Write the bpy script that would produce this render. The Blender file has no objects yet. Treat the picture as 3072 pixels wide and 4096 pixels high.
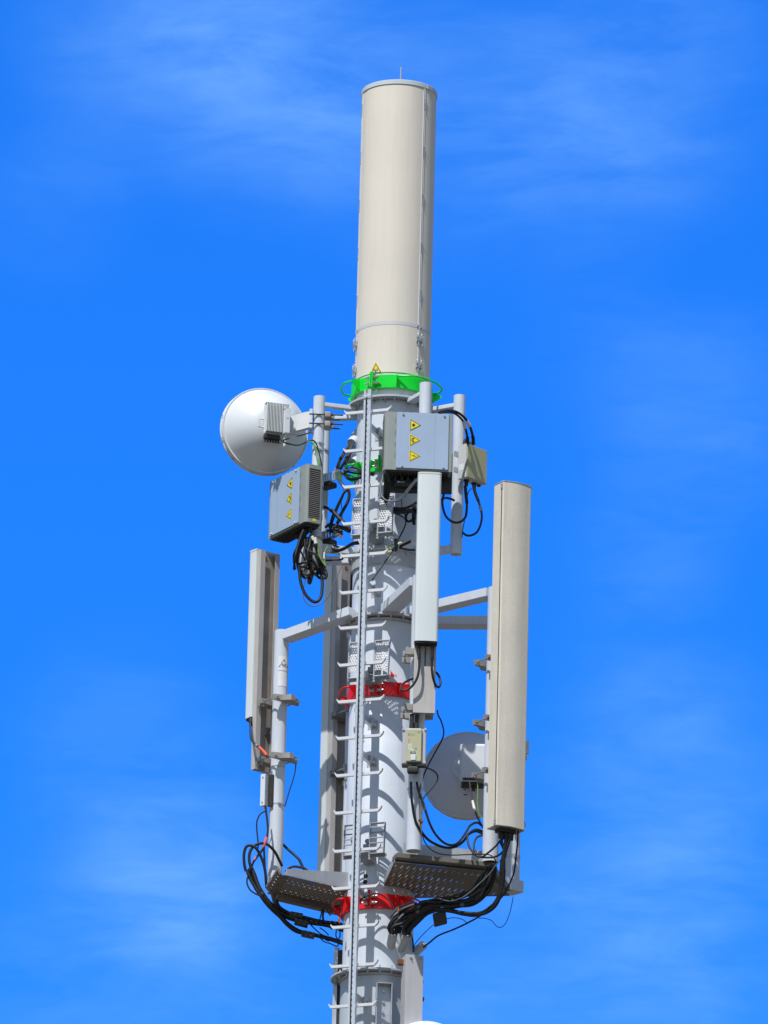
import bpy, bmesh, math, random
from mathutils import Vector, Matrix
random.seed(7)
R_ = math.radians
scene = bpy.context.scene
COL = scene.collection

# ---------------------------------------------------------------- camera
ELEV, ROLL, VFOV = 18.5, 1.45, 6.0
PXM = 555.5                                   # photo pixels per metre at the mast
FPX = 2048.0 / math.tan(R_(VFOV / 2))
DIST = FPX / PXM
H0 = DIST * math.sin(R_(ELEV)) + 1.6          # height of the photo's centre above the ground
CAM = Vector((-0.0353, -DIST * math.cos(R_(ELEV)), H0 - DIST * math.sin(R_(ELEV))))
FW = Vector((0, math.cos(R_(ELEV)), math.sin(R_(ELEV))))
r0 = Vector((1, 0, 0)); u0 = r0.cross(FW)
RT = r0 * math.cos(R_(ROLL)) + u0 * math.sin(R_(ROLL))
UP = -r0 * math.sin(R_(ROLL)) + u0 * math.cos(R_(ROLL))
cam_data = bpy.data.cameras.new("camera"); cam = bpy.data.objects.new("camera", cam_data); COL.objects.link(cam)
cam.matrix_world = Matrix(((RT.x, UP.x, -FW.x, CAM.x), (RT.y, UP.y, -FW.y, CAM.y), (RT.z, UP.z, -FW.z, CAM.z), (0, 0, 0, 1)))
cam_data.sensor_fit = 'VERTICAL'; cam_data.sensor_height = 24
cam_data.lens = 12 / math.tan(R_(VFOV / 2))
cam_data.clip_start = 1; cam_data.clip_end = 6000
scene.camera = cam
scene.render.resolution_x = 768; scene.render.resolution_y = 1024

# ---------------------------------------------------------------- light
SUN_EL, SUN_AZ = 57.0, 27.0                   # azimuth: degrees to the left of the camera, seen from the mast
world = bpy.data.worlds.new("World"); scene.world = world; world.use_nodes = True
sund = bpy.data.lights.new("sun", 'SUN'); sund.energy = 4.6; sund.angle = R_(0.53); sund.color = (1, 0.98, 0.945)
sun = bpy.data.objects.new("sun", sund); COL.objects.link(sun)
SD = Vector((-math.sin(R_(SUN_AZ)) * math.cos(R_(SUN_EL)), -math.cos(R_(SUN_AZ)) * math.cos(R_(SUN_EL)), math.sin(R_(SUN_EL))))
sun.rotation_euler = SD.to_track_quat('Z', 'Y').to_euler(); sun.location = (-8, -14, 60)
scene.view_settings.view_transform = 'Standard'; scene.view_settings.look = 'None'
scene.view_settings.exposure = 0.0; scene.view_settings.gamma = 1.0

def ray(sx, sy):
    return (FW * FPX + RT * (sx - 1536) - UP * (sy - 2048)).normalized()
def P(sx, sy, y):
    """photo pixel -> the point of the world that lies at depth y (0 = mast axis, minus = nearer)"""
    d = ray(sx, sy); return CAM + d * ((y - CAM.y) / d.y)
def proj(p):
    v = p - CAM; f = v.dot(FW); return (1536 + FPX * v.dot(RT) / f, 2048 - FPX * v.dot(UP) / f)
def Zat(x, y, sy):
    z = H0
    for _ in range(5): z = P(proj(Vector((x, y, z)))[0], sy, y).z
    return z
def Xat(sx, sy, y): return P(sx, sy, y).x

def build_world():
    nt = world.node_tree; N = nt.nodes; Lk = nt.links; N.clear()
    out = N.new('ShaderNodeOutputWorld'); bg = N.new('ShaderNodeBackground')
    sky = N.new('ShaderNodeTexSky'); sky.sky_type = 'NISHITA'; sky.sun_disc = False
    sky.sun_elevation = R_(SUN_EL); sky.sun_rotation = math.atan2(SD.x, SD.y)
    sky.air_density = 1.0; sky.dust_density = 0.3; sky.ozone_density = 2.0
    geo = N.new('ShaderNodeTexCoord')
    # the sky opposite the sun is the deepest blue: tint it there, fading out all round
    tint = N.new('ShaderNodeVectorMath'); tint.operation = 'MULTIPLY'; tint.inputs[1].default_value = [k * .12 / SKY_STR for k in SKY_TINT]
    Lk.new(sky.outputs[0], tint.inputs[0])
    dd = N.new('ShaderNodeVectorMath'); dd.operation = 'DISTANCE'; dd.inputs[1].default_value = FW; Lk.new(geo.outputs['Generated'], dd.inputs[0])
    dr = N.new('ShaderNodeMapRange'); dr.interpolation_type = 'SMOOTHSTEP'; dr.inputs['From Min'].default_value = .85; dr.inputs['From Max'].default_value = .28
    Lk.new(dd.outputs['Value'], dr.inputs['Value'])
    hsv = N.new('ShaderNodeMix'); hsv.data_type = 'RGBA'; Lk.new(dr.outputs[0], hsv.inputs['Factor']); Lk.new(sky.outputs[0], hsv.inputs['A']); Lk.new(tint.outputs[0], hsv.inputs['B'])
    # thin cirrus: soft patches at fixed directions of the sky, broken up by stretched noise
    mp = N.new('ShaderNodeMapping'); mp.inputs['Scale'].default_value = (50, 50, 165); mp.inputs['Rotation'].default_value = (0, R_(-12), 0)
    Lk.new(geo.outputs['Generated'], mp.inputs['Vector'])
    nz = N.new('ShaderNodeTexNoise'); nz.inputs['Scale'].default_value = 1.0; nz.inputs['Detail'].default_value = 9; nz.inputs['Roughness'].default_value = 0.60; nz.inputs['Distortion'].default_value = 0.35
    Lk.new(mp.outputs[0], nz.inputs['Vector'])
    total = None
    for sx, sy, rad, st in CLOUDS:
        d = ray(sx, sy)
        dp = N.new('ShaderNodeVectorMath'); dp.operation = 'DISTANCE'; dp.inputs[1].default_value = d
        Lk.new(geo.outputs['Generated'], dp.inputs[0])
        mr = N.new('ShaderNodeMapRange'); mr.interpolation_type = 'SMOOTHERSTEP'
        mr.inputs['From Min'].default_value = rad / FPX; mr.inputs['From Max'].default_value = 0
        mr.inputs['To Min'].default_value = 0; mr.inputs['To Max'].default_value = st
        Lk.new(dp.outputs['Value'], mr.inputs['Value'])
        if total is None: total = mr.outputs[0]
        else:
            ad = N.new('ShaderNodeMath'); ad.operation = 'ADD'; Lk.new(total, ad.inputs[0]); Lk.new(mr.outputs[0], ad.inputs[1]); total = ad.outputs[0]
    nr = N.new('ShaderNodeMapRange'); nr.inputs['From Min'].default_value = 0.34; nr.inputs['From Max'].default_value = 0.68
    nr.inputs['To Min'].default_value = 0.25; nr.inputs['To Max'].default_value = 1.0
    Lk.new(nz.outputs['Fac'], nr.inputs['Value'])
    mul = N.new('ShaderNodeMath'); mul.operation = 'MULTIPLY'; mul.use_clamp = True
    Lk.new(total, mul.inputs[0]); Lk.new(nr.outputs[0], mul.inputs[1])
    mix = N.new('ShaderNodeMix'); mix.data_type = 'RGBA'
    mix.inputs['B'].default_value = CLOUD_COL
    Lk.new(mul.outputs[0], mix.inputs['Factor']); Lk.new(hsv.outputs['Result'], mix.inputs['A'])
    Lk.new(mix.outputs['Result'], bg.inputs['Color']); bg.inputs['Strength'].default_value = SKY_STR
    Lk.new(bg.outputs[0], out.inputs['Surface'])
SKY_STR = 0.10; SKY_TINT = (.085, .725, 1.95)
CLOUD_COL = (.27 / SKY_STR, .60 / SKY_STR, 1.15 / SKY_STR, 1)
# (photo x, y of the direction, radius in the same unit, strength)
CLOUDS = [(700, 120, 900, .30), (1150, 330, 800, .30), (1700, 420, 900, .28), (2500, 300, 900, .30), (2300, 700, 700, .15),
          (700, 3480, 620, .38), (500, 3000, 700, .16), (1000, 3750, 700, .2), (2700, 3300, 900, .3), (2600, 2700, 600, .12),
          (400, 3900, 900, .22), (1900, 3900, 900, .24), (2700, 3900, 800, .28), (2800, 1700, 700, .22), (2600, 2200, 500, .14), (2400, 1300, 500, .08), (200, 800, 500, .10)]
build_world()

# ---------------------------------------------------------------- materials
MATS = {}
def mat(name, col, rough=.5, metal=0.0, var=.08, scale=6.0, grime=0.0, grime_col=(.16, .13, .1), streak=True, bump=.0, bscale=120, speck=0.0):
    m = bpy.data.materials.new(name); m.use_nodes = True; nt = m.node_tree; N = nt.nodes; Lk = nt.links
    b = N['Principled BSDF']; b.inputs['Roughness'].default_value = rough; b.inputs['Metallic'].default_value = metal
    tc = N.new('ShaderNodeTexCoord')
    nz = N.new('ShaderNodeTexNoise'); nz.inputs['Scale'].default_value = scale; nz.inputs['Detail'].default_value = 7; nz.inputs['Roughness'].default_value = .6
    Lk.new(tc.outputs['Object'], nz.inputs['Vector'])
    r = N.new('ShaderNodeMapRange'); r.inputs['From Min'].default_value = .3; r.inputs['From Max'].default_value = .7
    r.inputs['To Min'].default_value = 1 - var; r.inputs['To Max'].default_value = 1 + var
    Lk.new(nz.outputs['Fac'], r.inputs['Value'])
    mul = N.new('ShaderNodeVectorMath'); mul.operation = 'SCALE'; mul.inputs[0].default_value = col; Lk.new(r.outputs[0], mul.inputs['Scale'])
    cur = mul.outputs[0]
    if grime > 0:
        mp = N.new('ShaderNodeMapping'); mp.inputs['Scale'].default_value = (26, 26, 1.6) if streak else (9, 9, 9)
        Lk.new(tc.outputs['Object'], mp.inputs['Vector'])
        n2 = N.new('ShaderNodeTexNoise'); n2.inputs['Scale'].default_value = 1; n2.inputs['Detail'].default_value = 8; n2.inputs['Roughness'].default_value = .65
        Lk.new(mp.outputs[0], n2.inputs['Vector'])
        r2 = N.new('ShaderNodeMapRange'); r2.inputs['From Min'].default_value = .5; r2.inputs['From Max'].default_value = .78; r2.inputs['To Max'].default_value = grime
        Lk.new(n2.outputs['Fac'], r2.inputs['Value'])
        mx = N.new('ShaderNodeMix'); mx.data_type = 'RGBA'; mx.inputs['B'].default_value = (*grime_col, 1)
        Lk.new(r2.outputs[0], mx.inputs['Factor']); Lk.new(cur, mx.inputs['A']); cur = mx.outputs['Result']
    if speck > 0:
        v = N.new('ShaderNodeTexNoise'); v.inputs['Scale'].default_value = 150; v.inputs['Detail'].default_value = 3
        Lk.new(tc.outputs['Object'], v.inputs['Vector'])
        r3 = N.new('ShaderNodeMapRange'); r3.inputs['From Min'].default_value = .35; r3.inputs['From Max'].default_value = .72
        r3.inputs['To Min'].default_value = 1 - speck; r3.inputs['To Max'].default_value = 1 + speck * 1.3
        Lk.new(v.outputs['Fac'], r3.inputs['Value'])
        m3 = N.new('ShaderNodeVectorMath'); m3.operation = 'SCALE'; Lk.new(cur, m3.inputs[0]); Lk.new(r3.outputs[0], m3.inputs['Scale']); cur = m3.outputs[0]
    Lk.new(cur, b.inputs['Base Color'])
    rr = N.new('ShaderNodeMapRange'); rr.inputs['To Min'].default_value = max(.05, rough - .1); rr.inputs['To Max'].default_value = min(1, rough + .12)
    Lk.new(nz.outputs['Fac'], rr.inputs['Value']); Lk.new(rr.outputs[0], b.inputs['Roughness'])
    if bump > 0:
        n4 = N.new('ShaderNodeTexNoise'); n4.inputs['Scale'].default_value = bscale; n4.inputs['Detail'].default_value = 3
        Lk.new(tc.outputs['Object'], n4.inputs['Vector'])
        bp = N.new('ShaderNodeBump'); bp.inputs['Strength'].default_value = bump; bp.inputs['Distance'].default_value = .002
        Lk.new(n4.outputs['Fac'], bp.inputs['Height']); Lk.new(bp.outputs[0], b.inputs['Normal'])
    MATS[name] = m; return m
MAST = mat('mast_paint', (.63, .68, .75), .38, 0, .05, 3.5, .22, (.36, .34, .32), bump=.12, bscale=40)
FLNG = mat('flange_paint_shaded', (.46, .48, .51), .42, .05, .08, 8, .35, (.28, .26, .22), bump=.15, bscale=50)  # darker than the mast paint: shade of the undersides put into the colour
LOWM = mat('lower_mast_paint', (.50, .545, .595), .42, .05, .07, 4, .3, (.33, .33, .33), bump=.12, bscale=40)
POLE = mat('pole_paint', (.60, .65, .72), .4, 0, .05, 5, .25, (.36, .33, .30), bump=.1, bscale=50)
BEIGE = mat('beige_plastic', (.72, .665, .575), .42, 0, .035, 1.6, .20, (.46, .41, .35), bump=.05)
BAND = mat('pale_band', (.62, .63, .64), .35, .1, .04)
CAPM = mat('cap_grey', (.55, .60, .64), .35, 0, .04)
WHITE = mat('antenna_white', (.66, .72, .73), .4, 0, .03, 2, .10, (.5, .48, .42))
CREAM = mat('antenna_cream', (.66, .65, .55), .45, 0, .04)
GRAIN = mat('antenna_fibreglass', (.69, .64, .545), .5, 0, .06, 3, .35, (.46, .40, .32), bump=.25, bscale=220, speck=.08)
CHAS = mat('antenna_chassis', (.50, .475, .455), .45, .1, .08, 5, .35, (.30, .23, .17))
CHASD = mat('antenna_chassis_brown', (.36, .32, .28), .5, .1, .12, 6, .5, (.2, .15, .11))
RUST = mat('rust', (.20, .07, .025), .9, 0, .3, 20)
BRK = mat('cast_bracket', (.33, .31, .29), .5, .35, .15, 14, .4, (.16, .12, .09), streak=False, bump=.3)
GALV = mat('galvanised', (.50, .52, .55), .42, .55, .12, 18, .15, (.3, .28, .25), streak=False, bump=.15)
RAIL = mat('rail_metal', (.80, .81, .82), .26, .6, .08, 12, .35, (.22, .15, .1), bump=.1)
DUCTM = mat('duct_paint', (.47, .46, .48), .45, 0, .05, 5, .25, (.3, .27, .24))
PORTM = mat('port_paint_shaded', (.40, .42, .44), .45, 0, .08, 20, .3, (.25, .22, .2))  # shade on the lower stub pipes put into a darker grey
SLOTM = mat('slot_metal', (.30, .32, .34), .5, .3, .15, 14)
RUNGM = mat('rung_metal', (.70, .71, .73), .38, .2, .05, 14, .2, (.4, .36, .3))
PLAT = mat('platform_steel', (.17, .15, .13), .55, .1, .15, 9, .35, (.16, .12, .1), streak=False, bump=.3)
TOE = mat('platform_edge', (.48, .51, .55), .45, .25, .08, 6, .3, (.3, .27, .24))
GREEN = mat('green_paint', (.004, .72, .035), .3, 0, .06, 8, .12, (.01, .22, .03))
RED = mat('red_paint', (.80, .006, .009), .38, 0, .08, 8, .15, (.28, .01, .01))
CABF = mat('cabinet_face', (.345, .45, .60), .42, 0, .04, 4, .10, (.36, .36, .36))
CABB = mat('cabinet_frame', (.27, .30, .29), .48, 0, .08, 6, .35, (.22, .22, .2))
DARK = mat('dark_vent', (.022, .023, .025), .6, 0, .1)
DARKM = mat('dark_metal', (.035, .033, .03), .55, .3, .2, 20, bump=.3)
OLIVE = mat('beige_box', (.47, .45, .26), .45, 0, .05, 4, .15, (.36, .32, .22))
DISHM = mat('dish_paint', (.66, .69, .73), .40, 0, .03, 2.5, .08, (.5, .48, .46))
RADIO = mat('radio_paint', (.66, .69, .70), .45, 0, .05, 10, .2, (.4, .38, .34))
BLACK = mat('cable_black', (.006, .007, .010), .55, 0, .3, 30)
GREYC = mat('cable_grey', (.09, .11, .13), .42, 0, .2, 30)
BLUEC = mat('cable_blue', (.01, .035, .14), .5, 0, .2, 30)
EARTH = mat('cable_earth', (.22, .42, .05), .5, 0, .3, 30)
TEAL = mat('cable_teal', (.02, .30, .30), .5, 0, .2, 30)
COPPER = mat('copper', (.42, .16, .06), .45, .4, .2, 30)
TAPE = mat('pale_tape', (.7, .7, .66), .5)
PINK = mat('orange_tape', (.85, .13, .07), .5)
YEL = mat('sign_yellow', (.83, .67, .015), .4, 0, .03)
BLK = mat('sign_black', (.012, .011, .01), .5)
PAPER = mat('label_paper', (.74, .76, .78), .5)
LABEL = mat('label_olive', (.47, .47, .28), .4, 0, .06)
BOLT = mat('bolt_metal', (.55, .54, .52), .3, .8, .1)
YTAG = mat('yellow_tag', (.75, .78, .02), .5)
CONC = mat('concrete', (.32, .31, .29), .85, 0, .2, 4, bump=.4)
GROUND = mat('ground_earth', (.105, .085, .055), .95, 0, .3, .15, .5, (.05, .06, .02), streak=False)

# ---------------------------------------------------------------- mesh helpers
def frame(o, phi=0.0, tilt=0.0):
    """local axes at o: a = to the right seen from outside, b = outward, c = up (phi in degrees, 0 faces the camera, + turns to the right)"""
    o = Vector(o); p = R_(phi); t = Vector((math.cos(p), math.sin(p), 0)); n = Vector((math.sin(p), -math.cos(p), 0)); k = Vector((0, 0, 1))
    if tilt:
        n2 = n * math.cos(R_(tilt)) + k * math.sin(R_(tilt)); k = k * math.cos(R_(tilt)) - n * math.sin(R_(tilt)); n = n2
    return lambda a=0, b=0, c=0: o + t * a + n * b + k * c
def axes(o, A, B, C):
    o = Vector(o); A = Vector(A); B = Vector(B); C = Vector(C)
    return lambda a=0, b=0, c=0: o + A * a + B * b + C * c
W = lambda a=0, b=0, c=0: Vector((a, b, c))

class MB:
    def __init__(s): s.v = []; s.f = []
    def add(s, vs, fs):
        n = len(s.v); s.v += [Vector(v) for v in vs]; s.f += [tuple(i + n for i in f) for f in fs]; return s
    def box(s, F, a0, a1, b0, b1, c0, c1, bev=0.0, seg=2):
        bm = bmesh.new(); vs = [bm.verts.new((x, y, z)) for x in (a0, a1) for y in (b0, b1) for z in (c0, c1)]
        for f in ((0, 1, 3, 2), (4, 6, 7, 5), (0, 4, 5, 1), (2, 3, 7, 6), (0, 2, 6, 4), (1, 5, 7, 3)): bm.faces.new([vs[i] for i in f])
        if bev > 0: s.bev = True; bmesh.ops.bevel(bm, geom=bm.edges[:], offset=bev, segments=seg, affect='EDGES', profile=.5)
        bm.verts.index_update()
        s.add([F(*v.co) for v in bm.verts], [[v.index for v in f.verts] for f in bm.faces]); bm.free(); return s
    def cyl(s, a, b, r, r2=None, n=24, caps=True):
        a = Vector(a); b = Vector(b); r2 = r if r2 is None else r2
        d = (b - a).normalized(); x = d.orthogonal().normalized(); y = d.cross(x)
        c = [(math.cos(2 * math.pi * i / n), math.sin(2 * math.pi * i / n)) for i in range(n)]
        vs = [a + x * u * r + y * w * r for u, w in c] + [b + x * u * r2 + y * w * r2 for u, w in c]
        fs = [(i, (i + 1) % n, n + (i + 1) % n, n + i) for i in range(n)]
        if caps: fs += [tuple(range(n))[::-1], tuple(range(n, 2 * n))]
        return s.add(vs, fs)
    def pipe(s, a, b, r, wall=.005, n=28):
        """open-ended hollow pipe"""
        a = Vector(a); b = Vector(b); d = (b - a).normalized(); x = d.orthogonal().normalized(); y = d.cross(x); vs = []
        for p, q in ((a, r), (b, r), (b, r - wall), (a, r - wall)):
            for i in range(n):
                t = 2 * math.pi * i / n; vs.append(p + x * math.cos(t) * q + y * math.sin(t) * q)
        fs = []
        for k in range(4):
            for i in range(n): fs.append((k * n + i, k * n + (i + 1) % n, ((k + 1) % 4) * n + (i + 1) % n, ((k + 1) % 4) * n + i))
        return s.add(vs, fs)
    def tube(s, pts, r, n=8, smooth=6, flat=1.0):
        pts = [Vector(p) for p in pts]
        if smooth and len(pts) > 2:
            q = [pts[0] * 2 - pts[1]] + pts + [pts[-1] * 2 - pts[-2]]; o = []
            for i in range(1, len(q) - 2):
                a, b, c, d = q[i - 1], q[i], q[i + 1], q[i + 2]
                for k in range(smooth):
                    t = k / smooth
                    o.append(.5 * ((2 * b) + (c - a) * t + (2 * a - 5 * b + 4 * c - d) * t * t + (3 * b - a - 3 * c + d) * t ** 3))
            o.append(pts[-1]); pts = o
        m = len(pts); d = (pts[1] - pts[0]).normalized(); x = d.orthogonal().normalized(); vs = []
        for i, p in enumerate(pts):
            t = (pts[min(i + 1, m - 1)] - pts[max(i - 1, 0)]).normalized()
            x = (x - t * x.dot(t)).normalized(); y = t.cross(x)
            for k in range(n):
                a = 2 * math.pi * k / n; vs.append(p + x * math.cos(a) * r + y * math.sin(a) * r * flat)
        fs = [(i * n + k, i * n + (k + 1) % n, (i + 1) * n + (k + 1) % n, (i + 1) * n + k) for i in range(m - 1) for k in range(n)]
        fs += [tuple(range(n))[::-1], tuple(range((m - 1) * n, m * n))]
        return s.add(vs, fs)
    def prism(s, F, poly, c0, c1):
        """polygon in (a, b) swept along c"""
        n = len(poly); vs = [F(a, b, c0) for a, b in poly] + [F(a, b, c1) for a, b in poly]
        return s.add(vs, [(i, (i + 1) % n, n + (i + 1) % n, n + i) for i in range(n)] + [tuple(range(n))[::-1], tuple(range(n, 2 * n))])
    def slab(s, pts, off):
        """polygon of points thickened by the vector off"""
        pts = [Vector(p) for p in pts]; off = Vector(off); n = len(pts)
        return s.add(pts + [p + off for p in pts], [(i, (i + 1) % n, n + (i + 1) % n, n + i) for i in range(n)] + [tuple(range(n))[::-1], tuple(range(n, 2 * n))])
    def lathe(s, F, prof, n=96, a0=0., a1=360., close=False):
        """profile of (radius, c) turned about c"""
        full = abs(a1 - a0 - 360) < 1e-6; k = n if full else n + 1; vs = []; m = len(prof)
        for i in range(k):
            t = R_(a0 + (a1 - a0) * i / n)
            for r, c in prof: vs.append(F(math.sin(t) * r, math.cos(t) * r, c))
        fs = []
        for i in range(n):
            j = (i + 1) % k
            for q in range(m if close else m - 1): fs.append((i * m + q, j * m + q, j * m + (q + 1) % m, i * m + (q + 1) % m))
        if close and not full: fs += [tuple(range(m))[::-1], tuple((k - 1) * m + q for q in range(m))]
        return s.add(vs, fs)
    def bolt(s, p, d, r=.009, h=.008, shank=.012):
        p = Vector(p); d = Vector(d).normalized()
        s.cyl(p, p + d * h, r, n=6); s.cyl(p + d * h, p + d * (h + shank), r * .5, n=8); return s
ORG = {}
def new_obj(name, mb, m, parent=None, weld=True, angle=38, origin=None):
    o0 = ORG[parent.name] if parent is not None else Vector(origin) if origin is not None else None
    if o0 is None:
        xs = [v.x for v in mb.v]; ys = [v.y for v in mb.v]; zs = [v.z for v in mb.v]
        o0 = Vector(((min(xs) + max(xs)) / 2, (min(ys) + max(ys)) / 2, min(zs)))
    me = bpy.data.meshes.new(name)
    bm = bmesh.new(); vs = [bm.verts.new(v - o0) for v in mb.v]
    for f in mb.f:
        try: bm.faces.new([vs[i] for i in f])
        except ValueError: pass
    bm.normal_update(); bmesh.ops.recalc_face_normals(bm, faces=bm.faces[:]); bm.to_mesh(me); bm.free()
    for p in me.polygons: p.use_smooth = True
    me.set_sharp_from_angle(angle=R_(angle))
    me.materials.append(m)
    o = bpy.data.objects.new(name, me); COL.objects.link(o)
    if getattr(mb, 'bev', False): w = o.modifiers.new('n', 'WEIGHTED_NORMAL'); w.keep_sharp = True; w.weight = 100
    if parent is not None: o.parent = parent
    else: o.location = o0
    ORG[o.name] = o0
    return o
def thing(name, label, cat, loc, group=None):
    e = bpy.data.objects.new(name, None); e.empty_display_size = .1; COL.objects.link(e); e.location = loc
    ORG[e.name] = Vector(loc); tag(e, label, cat, group); return e
def tag(o, label=None, cat=None, group=None, kind=None):
    if label: o['label'] = label
    if cat: o['category'] = cat
    if group: o['group'] = group
    if kind: o['kind'] = kind
    return o

def crop(ox, oy, f): return lambda x, y: (ox + x / f, oy + y / f)
Z5 = crop(1000, 1800, 3.318); Z4 = crop(1350, 1500, 2.552); Z3 = crop(850, 1500, 2.765); Z6 = crop(1300, 1850, 2.765); Z2 = crop(1300, 1200, 2.765)
NA = crop(1180, 1560, 5.184); NB = crop(1200, 1880, 5.267); NC = crop(1150, 2080, 6.32); ND = crop(1500, 1860, 5.53)
NE = crop(960, 3300, 3.607); NF = crop(1540, 3520, 2.9625); NG = crop(1580, 2880, 9.22); SRC = crop(0, 0, 1)
R5 = crop(1500, 2500, 2.552); R6 = crop(1500, 3150, 2.552); R2 = crop(950, 2800, 2.602); R1 = crop(950, 2150, 2.95)
R7 = crop(1250, 3500, 3.318); R8 = crop(1600, 1850, 2.765); M3 = crop(1300, 2400, 3.318); M4 = crop(1250, 2950, 3.318)
def PX(cr, x, y, d): return P(*cr(x, y), d)
def AX(sy): return 1570 - (sy - 1480) * .0253
def ZF(sy, r): return Zat(0, -r, sy)          # height of a ring of radius r whose front passes photo row sy
# ---------------------------------------------------------------- ground
g = MB(); g.lathe(W, [(0, 0), (4, 0), (30, 0), (300, 0), (2500, 0)], 64)
tag(new_obj('ground', g, GROUND, origin=(0, 0, 0)), kind='structure')

# ---------------------------------------------------------------- mast
Z_FL1 = ZF(1576, .318)        # upper flange, top face
Z_FL2 = ZF(2447, .312)
Z_FL3 = ZF(3868, .33)
Z_RAD = ZF(1487.5, .2736)     # radome lower edge
mast = thing('mast', 'pale grey painted steel mast in stacked flanged sections carrying all the antennas', 'mast', (0, 0, 0))
def ring_bolts(mb, z, r, n, dz, off=0, br=.010):
    for i in range(n):
        a = R_(off + 360 * i / n); p = Vector((math.sin(a) * r, -math.cos(a) * r, z)); mb.bolt(p, (0, 0, dz), br, .010, .016)
m = MB(); m.lathe(W, [(.262, Z_FL1 + .002), (.262, Z_RAD - .09), (.258, Z_RAD - .085), (.0, Z_RAD - .085)])
new_obj('upper_collar', m, MAST, mast)
m = MB(); m.lathe(W, [(.20, Z_FL1), (.318, Z_FL1), (.318, Z_FL1 - .014), (.20, Z_FL1 - .014)], close=True)
m.lathe(W, [(.247, Z_FL1 - .014), (.252, Z_FL1 - .022), (.247, Z_FL1 - .03)])
ring_bolts(m, Z_FL1 - .0145, .286, 18, -1, 4)
for i in range(18):                                # stiffening gussets under the flange
    a = 10 + i * 20; F = frame((0, 0, Z_FL1 - .0145), a)
    m.slab([F(-.003, .2475, 0), F(-.003, .30, 0), F(-.003, .2475, -.03)], F(.006) - F(0))
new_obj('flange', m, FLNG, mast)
Z_S1 = ZF(2258, .25)
m = MB(); m.lathe(W, [(.2465, Z_FL1 - .0145), (.2465, Z_S1 + .003), (.2435, Z_S1 + .002), (.2435, Z_S1 - .002), (.2485, Z_S1 - .003), (.2485, Z_FL2 + .001)], 128)
new_obj('upper_shaft', m, MAST, mast)
m = MB(); m.lathe(W, [(.20, Z_FL2), (.312, Z_FL2), (.312, Z_FL2 - .014), (.20, Z_FL2 - .014)], close=True)
m.lathe(W, [(.20, Z_FL2 - .0245), (.268, Z_FL2 - .0245), (.268, Z_FL2 - .042), (.20, Z_FL2 - .042)], close=True)
ring_bolts(m, Z_FL2 - .0145, .288, 20, -1, 7, .011)
ring_bolts(m, Z_FL2 + .0005, .282, 20, 1, 7, .011)
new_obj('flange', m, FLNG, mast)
Z_S2 = ZF(3690, .25)
m = MB(); m.lathe(W, [(.2475, Z_FL2 - .043), (.248, ZF(2832, .248) + .001), (.249, ZF(2832, .248) - .001), (.2505, Z_FL3 + .001)], 128)
new_obj('middle_shaft', m, MAST, mast)
m = MB(); m.lathe(W, [(.20, Z_FL3), (.33, Z_FL3), (.33, Z_FL3 - .012), (.20, Z_FL3 - .012)], close=True)
m.lathe(W, [(.20, Z_FL3 - .0185), (.275, Z_FL3 - .0185), (.275, Z_FL3 - .034), (.20, Z_FL3 - .034)], close=True)
ring_bolts(m, Z_FL3 - .0125, .300, 22, -1, 3, .011); ring_bolts(m, Z_FL3 + .0005, .298, 22, 1, 3, .011)
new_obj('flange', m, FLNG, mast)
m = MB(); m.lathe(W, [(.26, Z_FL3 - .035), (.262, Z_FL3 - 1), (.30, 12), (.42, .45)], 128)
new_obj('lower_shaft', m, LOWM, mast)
m = MB(); m.lathe(W, [(0, .46), (.42, .46), (.62, .455), (.62, .42), (.42, .42)], 64); ring_bolts(m, .456, .54, 20, 1, 0, .02)
new_obj('base_plate', m, GALV, mast)
m = MB(); m.box(W, -1.3, 1.3, -1.3, 1.3, .004, .42, .02); new_obj('footing', m, CONC, mast)
# mounting ring of the lower arms of the upper poles
Z_LR = ZF(2201, .25)
m = MB(); m.lathe(W, [(.247, Z_LR + .012), (.285, Z_LR + .012), (.285, Z_LR - .0), (.247, Z_LR - .0)], close=True)
m.lathe(W, [(.2475, Z_LR - .001), (.262, Z_LR - .001), (.262, Z_LR - .10), (.2475, Z_LR - .10)], close=True)
ring_bolts(m, Z_LR - .0015, .272, 14, -1, 5)
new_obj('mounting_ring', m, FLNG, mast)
# stub pipes where cables enter the mast
def port(cr, x0, y0, x1, y1, d0, d1, r=.033, dome=True):
    a = PX(cr, x0, y0, d0); b = PX(cr, x1, y1, d1); mb = MB(); mb.pipe(a, b, r, .004)
    mb.cyl(a.lerp(b, .12), a.lerp(b, .14), r * .97, n=20)
    if dome:
        d = (b - a).normalized(); x = d.orthogonal().normalized(); y = d.cross(x); vs = []; n = 20
        for k in range(6):
            t = k / 5 * math.pi / 2
            for i in range(n):
                q = 2 * math.pi * i / n; vs.append(b + d * math.sin(t) * r * .7 + (x * math.cos(q) + y * math.sin(q)) * r * max(.01, math.cos(t)))
        mb.add(vs, [(k * n + i, k * n + (i + 1) % n, (k + 1) * n + (i + 1) % n, (k + 1) * n + i) for k in range(5) for i in range(n)])
    return new_obj('cable_port', mb, PORTM if dome else MAST, mast)
port(NA, 1170, 1100, 1310, 880, -.02, .10, .033, False)
port(NA, 1180, 1500, 1330, 1270, -.02, .10, .033, False)
port(R7, 1072, 765, 1035, 950, -.345, -.215, .0325)
port(R7, 1265, 785, 1180, 970, -.31, -.20, .0325)
m = MB(); a = PX(R7, 1470, 930, -.02); b = PX(R7, 1375, 1020, .06); m.cyl(a, b, .032, n=20); m.cyl(a - (b - a) * .12, a, .012, n=10)
new_obj('cable_port', m, MAST, mast)
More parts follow.
